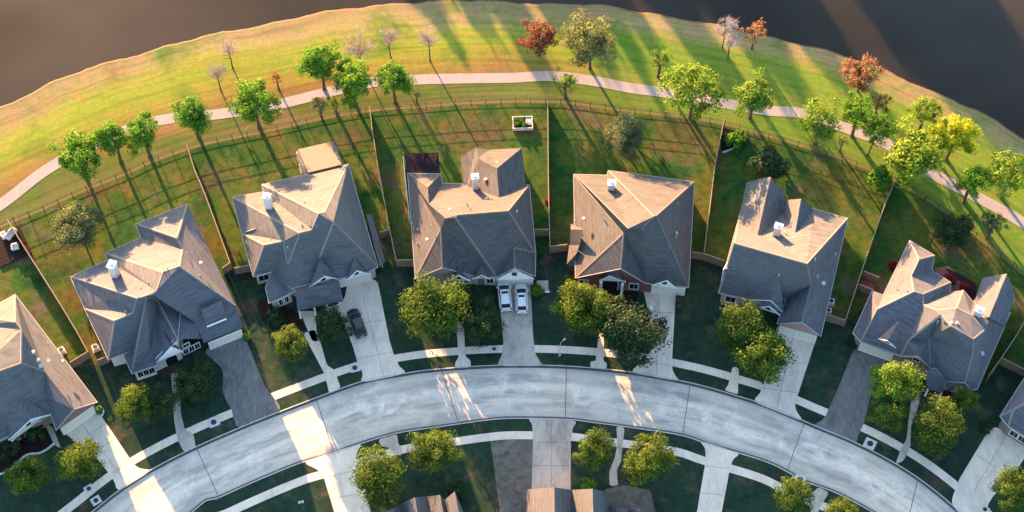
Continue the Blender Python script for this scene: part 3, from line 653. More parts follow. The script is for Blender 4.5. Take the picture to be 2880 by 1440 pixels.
# ------------------------------------------------------------------ details of each house
h = H[1]
h.front('fl', 'f2', [('window', 0.55, 1.3, 0.9, 1.3)])
h.front('b2', 'b3', [('window', 0.28, 0.75, 0.8, 1.5), ('window', 0.50, 0.75, 0.8, 1.5), ('window', 0.72, 0.75, 0.8, 1.5)])
h.front('gl', 'gr', [('arch', 0.30, 1.7, 0.0, 2.9), ('window', 0.62, 0.7, 0.8, 1.4), ('window', 0.74, 0.7, 0.8, 1.4), ('window', 0.86, 0.7, 0.8, 1.4), ('window', 0.66, 0.9, 2.7, 0.8)])
h.front('ge', 'rr2', [('garage', 0.52, 4.8, 0.0, 2.15)])
h.gable((662, 1128), (830, 1062), (748, 1030), (690, 930), ze=2.85, name='entry_gable', window=False, deep=0.15, wall='white')
h.panel('shed_dormer', [(995, 893, 4.15), (1132, 838, 4.15), (1095, 705, 5.2), (955, 770, 5.2)], h.roof_mat, 0.10, h.roof)
a_, b_ = h.at(997, 893, 4.12), h.at(1132, 838, 4.12); h.sub(MB().bar(a_, b_, 0.10, 0.30), 'white_flashing', M['white'], h.roof)
h.chimney(354, 512, 5.2, 2.3, 0.95, 1.1, R(-16))
h.vents([(700, 505, 8.0, 'pipe'), (720, 485, 8.0, 'pipe'), (590, 590, 6.9, 'pipe'), (535, 625, 6.6, 'pipe'), (955, 445, 6.0, 'box'), (950, 540, 5.9, 'pipe'), (860, 380, 6.2, 'pipe'), (430, 790, 5.6, 'pipe')])
h = H[2]
h.front('r', 's', [('window', 0.5, 1.4, 0.8, 1.5)])
h.front('w', 'v', [('window', 0.45, 0.8, 0.7, 1.6), ('window', 0.62, 0.8, 0.7, 1.6)], over=0.3)
h.front('z', 'C', [('arch', 0.35, 1.5, 0.0, 2.6), ('window', 0.7, 1.2, 0.8, 1.4)])
h.front('C', 'D', [('garage', 0.5, 4.6, 0.0, 2.15)])
h.gable((530, 982), (716, 930), (628, 912), (600, 802), zb=4.9, name='front_gable')
h.gable((770, 938), (905, 895), (838, 876), (820, 795), zb=4.6, name='front_gable')
h.panel('side_lean_to', [(897, 512, 2.75), (932, 508, 2.15), (1020, 815, 2.15), (983, 852, 2.75)], h.roof_mat, 0.12)
q0, q1_ = h.at(925, 520, 2.1), h.at(1010, 812, 2.1); h.sub(MB().bar((q0.x - .3, q0.y, 0), (q1_.x - .3, q1_.y, 0), 0.2, 2.0), 'bay_wall', h.wall_mat, h.root)
h.panel('porch_roof', [(440, 1012, 2.85), (530, 988, 3.1), (720, 932, 3.1), (748, 1072, 2.6), (452, 1135, 2.6)], h.roof_mat, 0.16)
h.posts([(462, 1128, 2.6), (560, 1108, 2.6), (640, 1092, 2.6), (722, 1072, 2.6)], 0, 'porch_post', 'white', 0.24)
h.panel('patio_roof', [(455, 92, 2.5), (657, 46, 2.5), (737, 190, 3.1), (522, 242, 3.1)], 'patio_roof', 0.14)
h.panel('patio_roof_edge', [(659, 44, 2.46), (697, 36, 2.1), (747, 184, 2.4), (739, 190, 3.05)], h.roof_mat, 0.10)
h.panel('patio_roof_edge', [(452, 94, 2.46), (520, 244, 3.05), (490, 250, 2.4), (446, 150, 2.1)], h.roof_mat, 0.10)
h.posts([(448, 108, 2.4), (466, 190, 2.4), (690, 50, 2.3), (735, 180, 2.4)], 0, 'patio_post', 'white', 0.2)
h.chimney(264, 445, 5.4, 2.1, 0.95, 0.85, R(-12))
h.vents([(555, 440, 6.6, 'box'), (605, 422, 6.5, 'box'), (500, 440, 6.4, 'pipe'), (480, 590, 6.9, 'pipe'), (468, 545, 7.0, 'pipe'), (532, 580, 7.5, 'pipe'), (280, 682, 4.9, 'pipe'), (390, 735, 5.6, 'pipe'), (405, 690, 5.9, 'pipe'), (123, 700, 3.4, 'pipe')])
h = H[3]
h.front('fl', 'gv', [('window', 0.12, 1.2, 0.6, 1.6), ('window', 0.9, 0.8, 0.6, 1.6)])
h.front('gv', 'gl', [('door', 0.35, 1.1, 0.0, 2.1), ('window', 0.72, 0.9, 0.7, 1.4)])
h.front('gl', 'rf', [('garage', 0.5, 4.8, 0.0, 2.15)])
h.gable((388, 1005), (545, 1005), (463, 966), (455, 900), zb=3.9, name='front_gable')
h.gable((565, 990), (692, 990), (628, 963), (627, 885), zb=4.0, name='front_gable')
h.sub(MB().poly([h.at(738, 985, 2.9) + Vector((0, -.3, 0)), h.at(1018, 978, 2.9) + Vector((0, -.3, 0)), h.P['gp'] + Vector((0, -.12, -.25))]), 'gable_panel', M['offwhite'], h.root)
gv_ = h.at(868, 948, 3.9) + Vector((0, -.22, 0)); h.sub(MB().box(gv_, (0.7, 0.06, 0.7)), 'attic_vent', M['glass'], h.root)
h.panel('lean_to_roof', [(70, 80, 2.2), (320, 74, 2.2), (328, 222, 2.65), (90, 226, 2.65)], 'metal_roof', 0.12)
h.posts([(76, 90, 2.2), (318, 84, 2.2), (200, 86, 2.2)], 0, 'lean_to_post', 'white', 0.16)
wa, wb = h.at(66, 158, 0), h.at(112, 600, 0); h.sub(MB().bar((wa.x, wa.y, 0), (wb.x, wb.y, 0), 0.10, 2.1), 'side_wall_strip', M['offwhite'], h.root)  # pale strip standing for the left side wall of the rear extension
for nm, pts in (('rear_wing_roof', ['w1 w2 w3 w4 w5 w6', 'w6 w5 w7', 'w7 w5 w4 w8', 'w8 w4 w3 w9']),):
    q = dict(w1=(478, 112, 2.9), w2=(490, 297, 2.9), w3=(748, 325, 5.3), w4=(740, 190, 5.3), w5=(605, 118, 4.3), w6=(588, 36, 3.6), w7=(680, 55, 2.9), w8=(920, 42, 2.9), w9=(950, 302, 2.9))
    P = {k: h.at(*v) for k, v in q.items()}; m = MB()
    for k in ('w2', 'w3', 'w9'): P[k] = P[k] + Vector((0.25, -2.6, 0))          # runs on under the main roof
    for f in pts:
        vs = [P[k] for k in f.split()]
        nn = sum(((vs[i] - vs[0]).cross(vs[i + 1] - vs[0]).z for i in range(1, len(vs) - 1)))
        m.poly(vs if nn > 0 else vs[::-1])
    h.sub(m, nm, h.roof_mat, h.root)
    wm = MB(); inn = [P[k] for k in ('w1', 'w2', 'w9', 'w8', 'w7', 'w6')]; c_ = sum(inn, Vector()) / 6
    inn = [Vector((p.x + (c_.x - p.x) * .07, p.y + (c_.y - p.y) * .07, p.z)) for p in inn]
    for i in range(6):
        a_, b_ = inn[i], inn[(i + 1) % 6]; wm.poly([(a_.x, a_.y, 0), (b_.x, b_.y, 0), (b_.x, b_.y, b_.z - .1), (a_.x, a_.y, a_.z - .1)])
    h.sub(wm, 'rear_wing_wall', h.wall_mat, h.root)
h.chimney(585, 318, 4.4, 2.6, 0.85, 0.8, R(3))
h.vents([(400, 490, 7.1, 'box'), (660, 270, 4.6, 'box'), (680, 325, 3.6, 'pipe'), (738, 378, 4.6, 'pipe'), (522, 450, 6.4, 'pipe'), (545, 485, 7.2, 'pipe'), (666, 412, 5.6, 'box'), (705, 415, 5.6, 'pipe'), (742, 150, 4.4, 'box'), (820, 165, 4.0, 'box'),
         (235, 705, 5.4, 'box'), (165, 640, 3.4, 'pipe'), (262, 610, 5.6, 'pipe'), (165, 740, 3.3, 'pipe'), (885, 508, 6.3, 'pipe')])
h = H[4]
h.front('f1', 'v', [('window', 0.12, 1.2, 0.7, 1.5), ('arch', 0.5, 2.2, 0.0, 2.9), ('window', 0.84, 1.2, 0.7, 1.5)])
h.front('v', 'd', [('garage', 0.55, 4.6, 0.0, 2.15)])
h.gable((835, 1050), (1050, 1075), (968, 1008), (975, 878), zb=4.6, name='front_gable', wall='white')
h.gable((385, 1012), (612, 1022), (478, 968), (500, 900), ze=2.9, zb=4.4, name='porch_gable', wall='white', window=False)
h.posts([(400, 1020, 2.9), (585, 1035, 2.9)], 0, 'porch_post', 'white', 0.35)
h.panel('side_bay_roof', [(140, 520, 2.9), (138, 568, 3.5), (243, 572, 4.9), (247, 560, 4.9)], h.roof_mat, 0.1)
h.panel('side_bay_roof', [(138, 570, 3.5), (130, 703, 2.6), (217, 705, 3.7), (241, 574, 4.9)], h.roof_mat, 0.1)
h.panel('side_bay_roof', [(125, 704, 2.65), (104, 868, 2.5), (188, 777, 3.5), (213, 704, 3.75)], h.roof_mat, 0.1)
h.panel('side_bay_roof', [(105, 872, 2.5), (185, 892, 2.6), (188, 779, 3.5)], h.roof_mat, 0.1)
sa, sb = h.at(140, 530, 0), h.at(116, 860, 0); h.sub(MB().bar((sa.x + .4, sa.y, 0), (sb.x + .4, sb.y, 0), 0.2, 2.3), 'bay_wall', h.wall_mat, h.root)
h.chimney(486, 236, 4.0, 2.2, 1.0, 0.85, R(-6))
h.vents([(750, 290, 5.6, 'pipe'), (650, 395, 6.0, 'pipe'), (670, 393, 6.1, 'pipe'), (540, 410, 6.0, 'box'), (580, 430, 6.4, 'pipe'), (405, 440, 5.3, 'pipe'), (250, 475, 4.5, 'box'), (175, 505, 3.4, 'pipe'), (1050, 340, 5.2, 'box'), (1047, 600, 5.2, 'box'), (1045, 640, 5.2, 'pipe'),
         (1060, 795, 4.2, 'box'), (1092, 795, 3.9, 'pipe'), (1072, 740, 4.0, 'pipe')])
h = H[5]
h.front('ls', 'fe', [('window', 0.5, 1.4, 0.7, 1.5)])
h.front('gl', 're', [('garage', 0.28, 2.4, 0.0, 2.15), ('garage', 0.70, 2.6, 0.0, 2.15)])
h.gable((240, 930), (530, 1035), (432, 940), (485, 700), zb=6.6, name='front_gable', wall='offwhite')
h.gable((318, 990), (500, 1050), (420, 985), (440, 900), ze=2.9, zb=4.2, name='porch_gable', wall='white', window=True)
def wing(h, name, wname, q, faces, outline, into='c e d', run=2.6):
    P = {k: h.at(*v) for k, v in q.items()}; m = MB()
    d_ = (P['e'] - P['b']); d_.z = 0; d_.normalize()
    for k in into.split():                                          # run the wing on under the main roof
        P[k] = P[k] + d_ * run
    for f in faces:
        vs = [P[k] for k in f.split()]; nn = sum(((vs[i] - vs[0]).cross(vs[i + 1] - vs[0]).z for i in range(1, len(vs) - 1)))
        m.poly(vs if nn > 0 else vs[::-1])
    o = h.sub(m, name, h.roof_mat, h.root)
    inn = [P[k] for k in outline.split()]; c_ = sum(inn, Vector()) / len(inn); k_ = 0.08
    inn = [Vector((p.x + (c_.x - p.x) * k_, p.y + (c_.y - p.y) * k_, p.z)) for p in inn]; wm = MB()
    for i in range(len(inn)):
        a_, b_ = inn[i], inn[(i + 1) % len(inn)]; wm.poly([(a_.x, a_.y, 0), (b_.x, b_.y, 0), (b_.x, b_.y, b_.z - .12), (a_.x, a_.y, a_.z - .12)])
    h.sub(wm, wname, h.wall_mat, h.root); return o
wing(h, 'rear_gable_roof', 'rear_gable_wall', dict(a=(258, 82, E), b=(432, 44, 4.9), c=(535, 165, E), d=(502, 318, E), e=(342, 440, 4.9), f=(193, 366, 2.75)), ['a f e b', 'b e d c'], 'a f d c b', 'f e d')
wing(h, 'rear_gable_roof', 'rear_gable_wall', dict(a=(530, 213, E), b=(652, 203, 4.7), c=(742, 282, E), d=(722, 388, 2.9), e=(602, 492, 5.2), f=(516, 392, 2.9)), ['a f e b', 'b e d c'], 'a f d c b', 'f e d')
h.gable((138, 628), (70, 815), (88, 715), (290, 670), ze=2.9, zb=5.0, name='side_gable')
h.chimney(478, 450, 5.3, 1.8, 1.0, 0.8, R(-20))
h.vents([(750, 650, 7.0, 'pipe'), (600, 490, 5.3, 'box'), (375, 800, 4.4, 'box'), (815, 815, 5.4, 'box'), (770, 770, 6.0, 'pipe'), (490, 760, 6.7, 'pipe'), (900, 610, 4.3, 'pipe'), (540, 460, 5.0, 'pipe')])
h = H[6]
h.front('lf', 'gl', [('garage', 0.42, 4.6, 0.0, 2.15)])
h.front('gl', 'gr', [('window', 0.5, 0.9, 2.9, 0.8), ('window', 0.3, 1.0, 0.6, 1.5)])
h.gable((232, 752), (362, 820), (300, 768), (386, 620), ze=3.6, zb=5.6, name='front_dormer', wall='white', deep=0.1)
wing(h, 'rear_wing_roof', 'rear_wing_wall', dict(a=(990, 312, E), b=(1165, 282, 5.3), c=(1225, 432, E), d=(1195, 560, E), e=(1078, 494, 5.3), f=(944, 446, E)), ['a f e b', 'b e d c'], 'a f d c b', 'f e d')
h.panel('porch_roof', [(560, 985, 3.2), (645, 970, 3.6), (735, 1065, 3.2), (700, 1145, 2.6), (590, 1115, 2.6)], h.roof_mat, 0.14)
h.panel('entry_roof', [(735, 1068, 3.1), (800, 1075, 3.3), (780, 1125, 2.6), (725, 1130, 2.6)], h.roof_mat, 0.12)
h.posts([(598, 1108, 2.6), (695, 1138, 2.6)], 0, 'porch_post', 'white', 0.2)
h.chimney(945, 584, 5.3, 1.6, 1.1, 0.8, R(-28))
h.vents([(440, 412, 5.2, 'pipe'), (330, 330, 4.2, 'pipe'), (760, 640, 7.6, 'box'), (800, 640, 7.4, 'box'), (815, 660, 7.3, 'pipe'), (660, 640, 6.2, 'pipe'), (985, 860, 4.6, 'box'), (930, 915, 4.6, 'pipe'), (690, 600, 7.2, 'pipe')])
h = H[0]
h.front('gl', 'b', [('garage', 0.5, 5.0, 0.0, 2.2)])
h.gable((75, 1282), (437, 1060), (266, 1104), (62, 848), zb=5.2, name='front_gable', wall='offwhite')
h.gable((100, 1292), (350, 1112), (228, 1150), (262, 1060), ze=2.6, zb=3.6, name='porch_gable', wall='white')
h.vents([(290, 520, 6.0, 'box'), (330, 590, 5.8, 'box'), (350, 640, 5.6, 'box'), (425, 600, 5.2, 'box'), (420, 580, 5.2, 'pipe'), (545, 600, 4.2, 'box'), (548, 575, 4.3, 'pipe'), (415, 455, 5.0, 'pipe')])
h = H[7]
h.front('q2', 'C', [('window', 0.18, 1.2, 0.8, 1.4), ('window', 0.36, 1.2, 0.8, 1.4)])

# the two houses across the street, seen only by their roofs
def row_house(name, label, origin, scale, profile, dirv, depth, roof, wall):
    P = [at(origin[0] + x / scale, origin[1] + y / scale, z) for x, y, z in profile]; dv = Vector(dirv).normalized() * depth
    root = empty(name, (P[len(P) // 2].x, P[len(P) // 2].y, 0), 0, label, 'house', 'houses across the street'); org = root.location
    r = MB(); w = MB(); g = MB()
    for a, b in zip(P, P[1:]):
        r.poly([a, a + dv, b + dv, b]); hz = Vector((0, 0, -.18)); g.poly([a + hz, b + hz, b, a]); g.poly([a + dv, b + dv, b + dv + hz, a + dv + hz])
        k = dv.normalized() * .35
        w.poly([(a.x + k.x, a.y + k.y, 0), (b.x + k.x, b.y + k.y, 0), b + k - Vector((0, 0, .1)), a + k - Vector((0, 0, .1))])
        k = dv - k; w.poly([(a.x + k.x, a.y + k.y, 0), (b.x + k.x, b.y + k.y, 0), b + k - Vector((0, 0, .1)), a + k - Vector((0, 0, .1))])
    for a, s_ in ((P[0], 1), (P[-1], -1)):
        ix = (P[-1] - P[0]).normalized() * .35 * s_; w.poly([(a.x + ix.x, a.y + ix.y, 0), (a.x + ix.x + dv.x, a.y + ix.y + dv.y, 0), a + ix + dv - Vector((0, 0, .1)), a + ix - Vector((0, 0, .1))])
    def put(m, n, mat, par):
        o = m.build(n, mat, None, org); o.location = (0, 0, 0); o.parent = par; return o
    ro = put(r, 'roof', M[roof], root); put(g, 'gutter', M['gutter'], ro); put(w, 'wall', M[wall], root); return root
row_house('gabled_house', 'house with four tan gable ridges behind a yellow green tree at the bottom edge', (1080, 1340), 3.481,
          [(-40, 372, 2.8), (90, 308, 4.9), (166, 268, 3.4), (302, 205, 6.2), (425, 196, 4.0), (548, 180, 6.6), (590, 232, 5.4), (692, 146, 8.6), (790, 380, 2.8)], (0.20, -1, 0), 12, 'shingle_tan', 'brick_brown')
row_house('gabled_house', 'house with two tan gables directly below the central lower driveway', (1080, 1340), 3.481,
          [(1395, 127, 2.8), (1668, 106, 7.6), (1842, 132, 3.8), (2043, 120, 7.2), (2198, 157, 2.8)], (0.0, -1, 0), 13, 'shingle_tan', 'brick_grey')
row_house('garage_wing', 'low tan gabled roof beside the two gabled house at the bottom edge', (1080, 1340), 3.481,
          [(2203, 318, 2.4), (2330, 296, 4.8), (2420, 328, 2.6), (2500, 312, 4.2), (2560, 360, 2.4)], (0.0, -1, 0), 12, 'shingle_tan', 'brick_grey')
# ------------------------------------------------------------------ trees
def crown_mesh(name, seed, n_clump, n_leaf, leaf, openness=0.0, flat=1.0, lop=0.25):
    """many leaf-sized faces gathered in clumps through a unit crown"""
    r = random.Random(seed); vs, fs, rnd = [], [], []
    cl = []
    for i in range(n_clump):
        z = r.uniform(-0.75, 1.0); t = r.uniform(0, 2 * math.pi); q = math.sqrt(max(0.0, 1 - z * z))
        lobe = 1 + lop * (0.7 * math.sin(2 * t + seed) + 0.6 * math.sin(3 * t + 2.1 * seed + 2 * z) + 0.4 * math.sin(5 * t + seed * 1.3 - 3 * z))
        rad = r.uniform(0.35, 0.95) * lobe
        cl.append((Vector((q * math.cos(t) * rad, q * math.sin(t) * rad, z * rad * flat)), r.uniform(0.15, 0.36), r.random()))
    for c, cr, shade in cl:
        for k in range(n_leaf):
            d = Vector((r.gauss(0, 1), r.gauss(0, 1), r.gauss(0, 0.8))); d.normalize()
            p = c + d * cr * (r.random() ** 0.45)
            nrm = (d + p * 0.6 + Vector((r.gauss(0, .6), r.gauss(0, .6), r.gauss(0, .6)))).normalized()
            a = nrm.orthogonal().normalized(); b = nrm.cross(a); ang = r.uniform(0, 6.28); a, b = a * math.cos(ang) + b * math.sin(ang), b * math.cos(ang) - a * math.sin(ang)
            s = leaf * r.uniform(0.6, 1.35); i = len(vs)
            vs += [tuple(p - a * s), tuple(p + b * s * .55), tuple(p + a * s), tuple(p - b * s * .55)]
            fs.append((i, i + 1, i + 2, i + 3)); rnd += [min(1, max(0, 0.55 * shade + 0.45 * r.random()))] * 4
    me = bpy.data.meshes.new(name); me.from_pydata(vs, [], fs); me.update()
    at_ = me.attributes.new('rnd', 'FLOAT', 'POINT'); at_.data.foreach_set('value', rnd); return me
def limbs(m, base, top, r0, seed, n=6, spread=0.6, sides=5):
    """tapered trunk with limbs reaching into the crown"""
    r = random.Random(seed); d = top - base; mid = base + d * 0.5 + Vector((r.uniform(-.15, .15), r.uniform(-.15, .15), 0))
    m.tube([base - Vector((0, 0, .1)), base + d * 0.06, mid, base + d * 0.78, top], [r0 * 1.5, r0, r0 * 0.8, r0 * 0.5, r0 * 0.15], sides + 1)
    for i in range(n):
        t = r.uniform(0.4, 0.85); p = base.lerp(top, t); ang = i * 2.4 + r.random(); ln = d.length * spread * r.uniform(0.35, 0.6)
        q = p + Vector((math.cos(ang) * ln, math.sin(ang) * ln, ln * r.uniform(0.5, 0.9)))
        m.tube([p, p.lerp(q, .5) + Vector((0, 0, -.1)), q], [r0 * 0.45, r0 * 0.3, r0 * 0.08], 4, False)
def bare_mesh(name, seed, n=38, twigs=13):
    """leafless crown of unit radius: branches splitting into many thin twigs"""
    r = random.Random(seed); m = MB()
    for i in range(n):
        ang = r.uniform(0, 6.28); up = r.uniform(0.15, 1.0); p0 = Vector((0, 0, r.uniform(-0.9, 0.0))); h = math.sqrt(max(0.05, 1 - up * up))
        p1 = Vector((math.cos(ang) * h * .5, math.sin(ang) * h * .5, up * .35)); p2 = Vector((math.cos(ang) * h, math.sin(ang) * h, up)) * r.uniform(.8, 1.05)
        m.tube([p0, p1, p2], [0.018, 0.010, 0.003], 3, False)
        for k in range(twigs):
            t = r.uniform(0.3, 1.0); a = p1.lerp(p2, t) if t > .5 else p0.lerp(p1, t * 2)
            e = a + Vector((r.gauss(0, .16), r.gauss(0, .16), abs(r.gauss(.1, .14)))); m.tube([a, e], [0.006, 0.004], 3, False)
            m.tube([a.lerp(e, .5), a.lerp(e, .5) + Vector((r.gauss(0, .1), r.gauss(0, .1), abs(r.gauss(.06, .1))))], [0.005, 0.003], 3, False)
    me = bpy.data.meshes.new(name); me.from_pydata(m.v, [], m.f); me.update(); return me
CROWN = {k: [crown_mesh(k + '_crown', 10 * i + j, *prm, lop=0.13 if k in ('full', 'tall', 'bush') else 0.22) for j in range(4)] for i, (k, prm) in enumerate(dict(
    full=(64, 105, 0.054), big=(125, 105, 0.041), loose=(48, 82, 0.055), sparse=(22, 54, 0.062), bush=(44, 80, 0.09), fine=(66, 100, 0.044), tall=(130, 56, 0.085)).items())}
BARE = [bare_mesh('bare_crown', 70 + j) for j in range(3)]
_mesh_cache = {}
def with_mat(me, mat):
    k = (me.name, mat)
    if k not in _mesh_cache:
        c = me.copy(); c.materials.clear(); c.materials.append(M[mat]); _mesh_cache[k] = c
    return _mesh_cache[k]
_n = [0]
def tree(name, style, mat, fx, fy, rf, zc, label, group=None, vert=1.0, base=None, cat='tree', trunk=0.16, trunk_mat='bark', F=1.118):
    """fx, fy: crown centre; rf: crown radius (both in overview pixels), zc: height of the crown centre in metres"""
    _n[0] += 1; sd = _n[0]; c = at(fx * F, fy * F, zc); r = rf * F / (F_PX / (ray(fx * F, fy * F).length * 0 + (c - CAM).dot(FWD)))
    b = Vector((c.x, c.y, 0)) if base is None else at(base[0] * F, base[1] * F, 0)
    root = empty(name, b, 0, label, cat, group)
    me = BARE[sd % 3] if style == 'bare' else CROWN[style][sd % 4]
    cr = bpy.data.objects.new('crown', with_mat(me, mat)); COL.objects.link(cr); cr.parent = root
    cr.location = c - b; cr.rotation_euler.z = sd * 1.7; k = 1.12
    cr.scale = (r * k, r * k * (0.92 + 0.16 * ((sd * 37) % 10) / 10), r * vert)
    if trunk:
        m = MB(); limbs(m, b, c + Vector((0, 0, r * vert * 0.35)), trunk, sd, 7, 0.7 * r / max(zc, .1) + .25)
        m.build('trunk', M[trunk_mat], root)
    return root
G_ROW = 'young trees in a row along the footpath'; G_YARD = 'front yard trees along the street'; G_BARE = 'leafless trees on the lake bank'; G_RED = 'autumn coloured trees on the lake bank'
T = tree
for a in [
    ('full', 'leaf_green', 195, 388, 57, 5.4, 'leftmost round green tree of the footpath row, with a long straight shadow'),
    ('full', 'leaf_green', 283, 345, 46, 5.6, 'slim dark green tree second from the left end of the footpath row'),
    ('full', 'leaf_green', 358, 333, 48, 5.4, 'green tree just left of where the pale footpath reappears from the row'),
    ('full', 'leaf_green', 483, 284, 48, 5.3, 'green tree overlapping the footpath left of the largest left hand crown'),
    ('full', 'leaf_green', 638, 258, 58, 5.6, 'wide dark green tree standing between two bare stretches of footpath'),
    ('full', 'leaf_green', 805, 155, 52, 6.2, 'bright green tree on the lake side of the footpath above a pair of crowns'),
    ('full', 'leaf_green', 886, 202, 53, 5.6, 'dark green tree astride the footpath between two neighbours'),
    ('full', 'leaf_green', 988, 195, 46, 5.6, 'round green tree at the left end of the long open footpath stretch'),
    ('loose', 'leaf_lime', 1745, 232, 72, 5.6, 'broad yellow green tree hanging over the footpath behind the broad brown house'),
    ('full', 'leaf_lime', 1898, 238, 52, 5.2, 'light green tree with a crooked trunk beside the footpath, right of the broadest one'),
    ('loose', 'leaf_lime', 2066, 304, 52, 5.4, 'yellow green tree left of the leaning grey trunked tree near the lake bend'),
    ('loose', 'leaf_green', 2160, 284, 44, 5.2, 'pale green tree just below the orange tree by the water'),
    ('loose', 'leaf_lime', 2330, 280, 38, 5.0, 'small olive yellow tree nearest the water on the right bank'),
    ('full', 'leaf_lime', 2302, 386, 70, 5.8, 'largest yellow green crown of the right hand cluster over the footpath'),
    ('full', 'leaf_bright', 2404, 338, 50, 5.8, 'brightest lemon yellow tree on the right bank'),
    ('full', 'leaf_green', 2446, 455, 44, 5.0, 'green tree beside the footpath near the right edge'),
    ('loose', 'leaf_lime', 2545, 440, 58, 5.4, 'yellow green tree cut by the right edge above the footpath'),
    ('sparse', 'leaf_lime', 1424, 202, 33, 3.6, 'thin pale yellow sapling just below the footpath under the red tree'),
    ('sparse', 'leaf_lime', 1662, 142, 30, 4.2, 'small pale green tree alone on the bank above the footpath'),
    ('loose', 'leaf_olive', 2500, 560, 30, 3.2, 'dim green tree in the shade beside the right hand footpath end')]:
    T('round_tree', *a[:5], a[5] + 0.9, *a[6:], group=G_ROW, vert=0.95, trunk=0.27)
T('leaning_tree', 'loose', 'leaf_green', 2216, 326, 38, 5.2, 'grey trunked green tree leaning to the left across the footpath', G_ROW, base=(2182, 390))
T('oak_tree', 'fine', 'leaf_olive', 1480, 104, 65, 6.4, 'big olive green round tree on the lake bank with a long black shadow', None, base=(1484, 172), trunk=0.24)
T('red_tree', 'loose', 'leaf_red', 1357, 95, 46, 4.6, 'russet red tree left of the big olive green tree on the bank', G_RED)
T('orange_tree', 'loose', 'leaf_orange', 2170, 184, 45, 4.6, 'orange brown tree standing at the water edge on the right', G_RED)
T('orange_tree', 'sparse', 'leaf_brown', 2213, 250, 28, 3.4, 'thin brown tree just below the orange tree at the water edge', G_RED)
T('orange_tree', 'sparse', 'leaf_orange', 1900, 78, 33, 4.6, 'pinkish orange tree standing out against the dark water at top', G_RED)
for a in [('bare', 'twig_white', 1825, 75, 30, 4.6, 'whitish leafless tree left of the pinkish orange tree at the dark water'), ('bare', 'twig_white', 1838, 106, 26, 4.2, 'lower whitish leafless tree beneath the pinkish orange tree'),
          ('bare', 'twig', 575, 126, 30, 4.6, 'upper pale leafless tree of the pair on the left bank'), ('bare', 'twig', 545, 184, 30, 4.6, 'lower pale leafless tree of the pair on the left bank'),
          ('bare', 'twig', 905, 122, 42, 4.6, 'widest pink leafless tree, between two green crowns'), ('bare', 'twig', 978, 96, 28, 5.0, 'slim leafless tree right of the widest pink leafless tree'),
          ('bare', 'twig', 1078, 98, 32, 5.6, 'leafless tree whose thin shadow crosses the open footpath')]:
    T('bare_tree', *a, group=G_BARE, trunk=0.12)
T('dry_sapling', 'sparse', 'leaf_brown', 695, 194, 17, 3.0, 'small dry brown sapling on the bank right of the wide dark green tree', G_RED)
T('dry_sapling', 'loose', 'leaf_olive', 803, 262, 22, 3.2, 'small brownish sapling between the footpath and the iron fence', G_ROW)
T('dry_sapling', 'sparse', 'leaf_lime', 843, 262, 18, 2.6, 'tiny pale green sapling beside the brownish sapling by the iron fence', G_ROW)
T('dry_sapling', 'sparse', 'leaf_olive', 1047, 236, 14, 2.4, 'tiny sapling right of the row on the lower edge of the footpath', G_ROW)
T('dry_sapling', 'sparse', 'leaf_olive', 2120, 352, 16, 3.0, 'tiny sapling with a thin dark shadow below the yellow green trees', G_ROW)
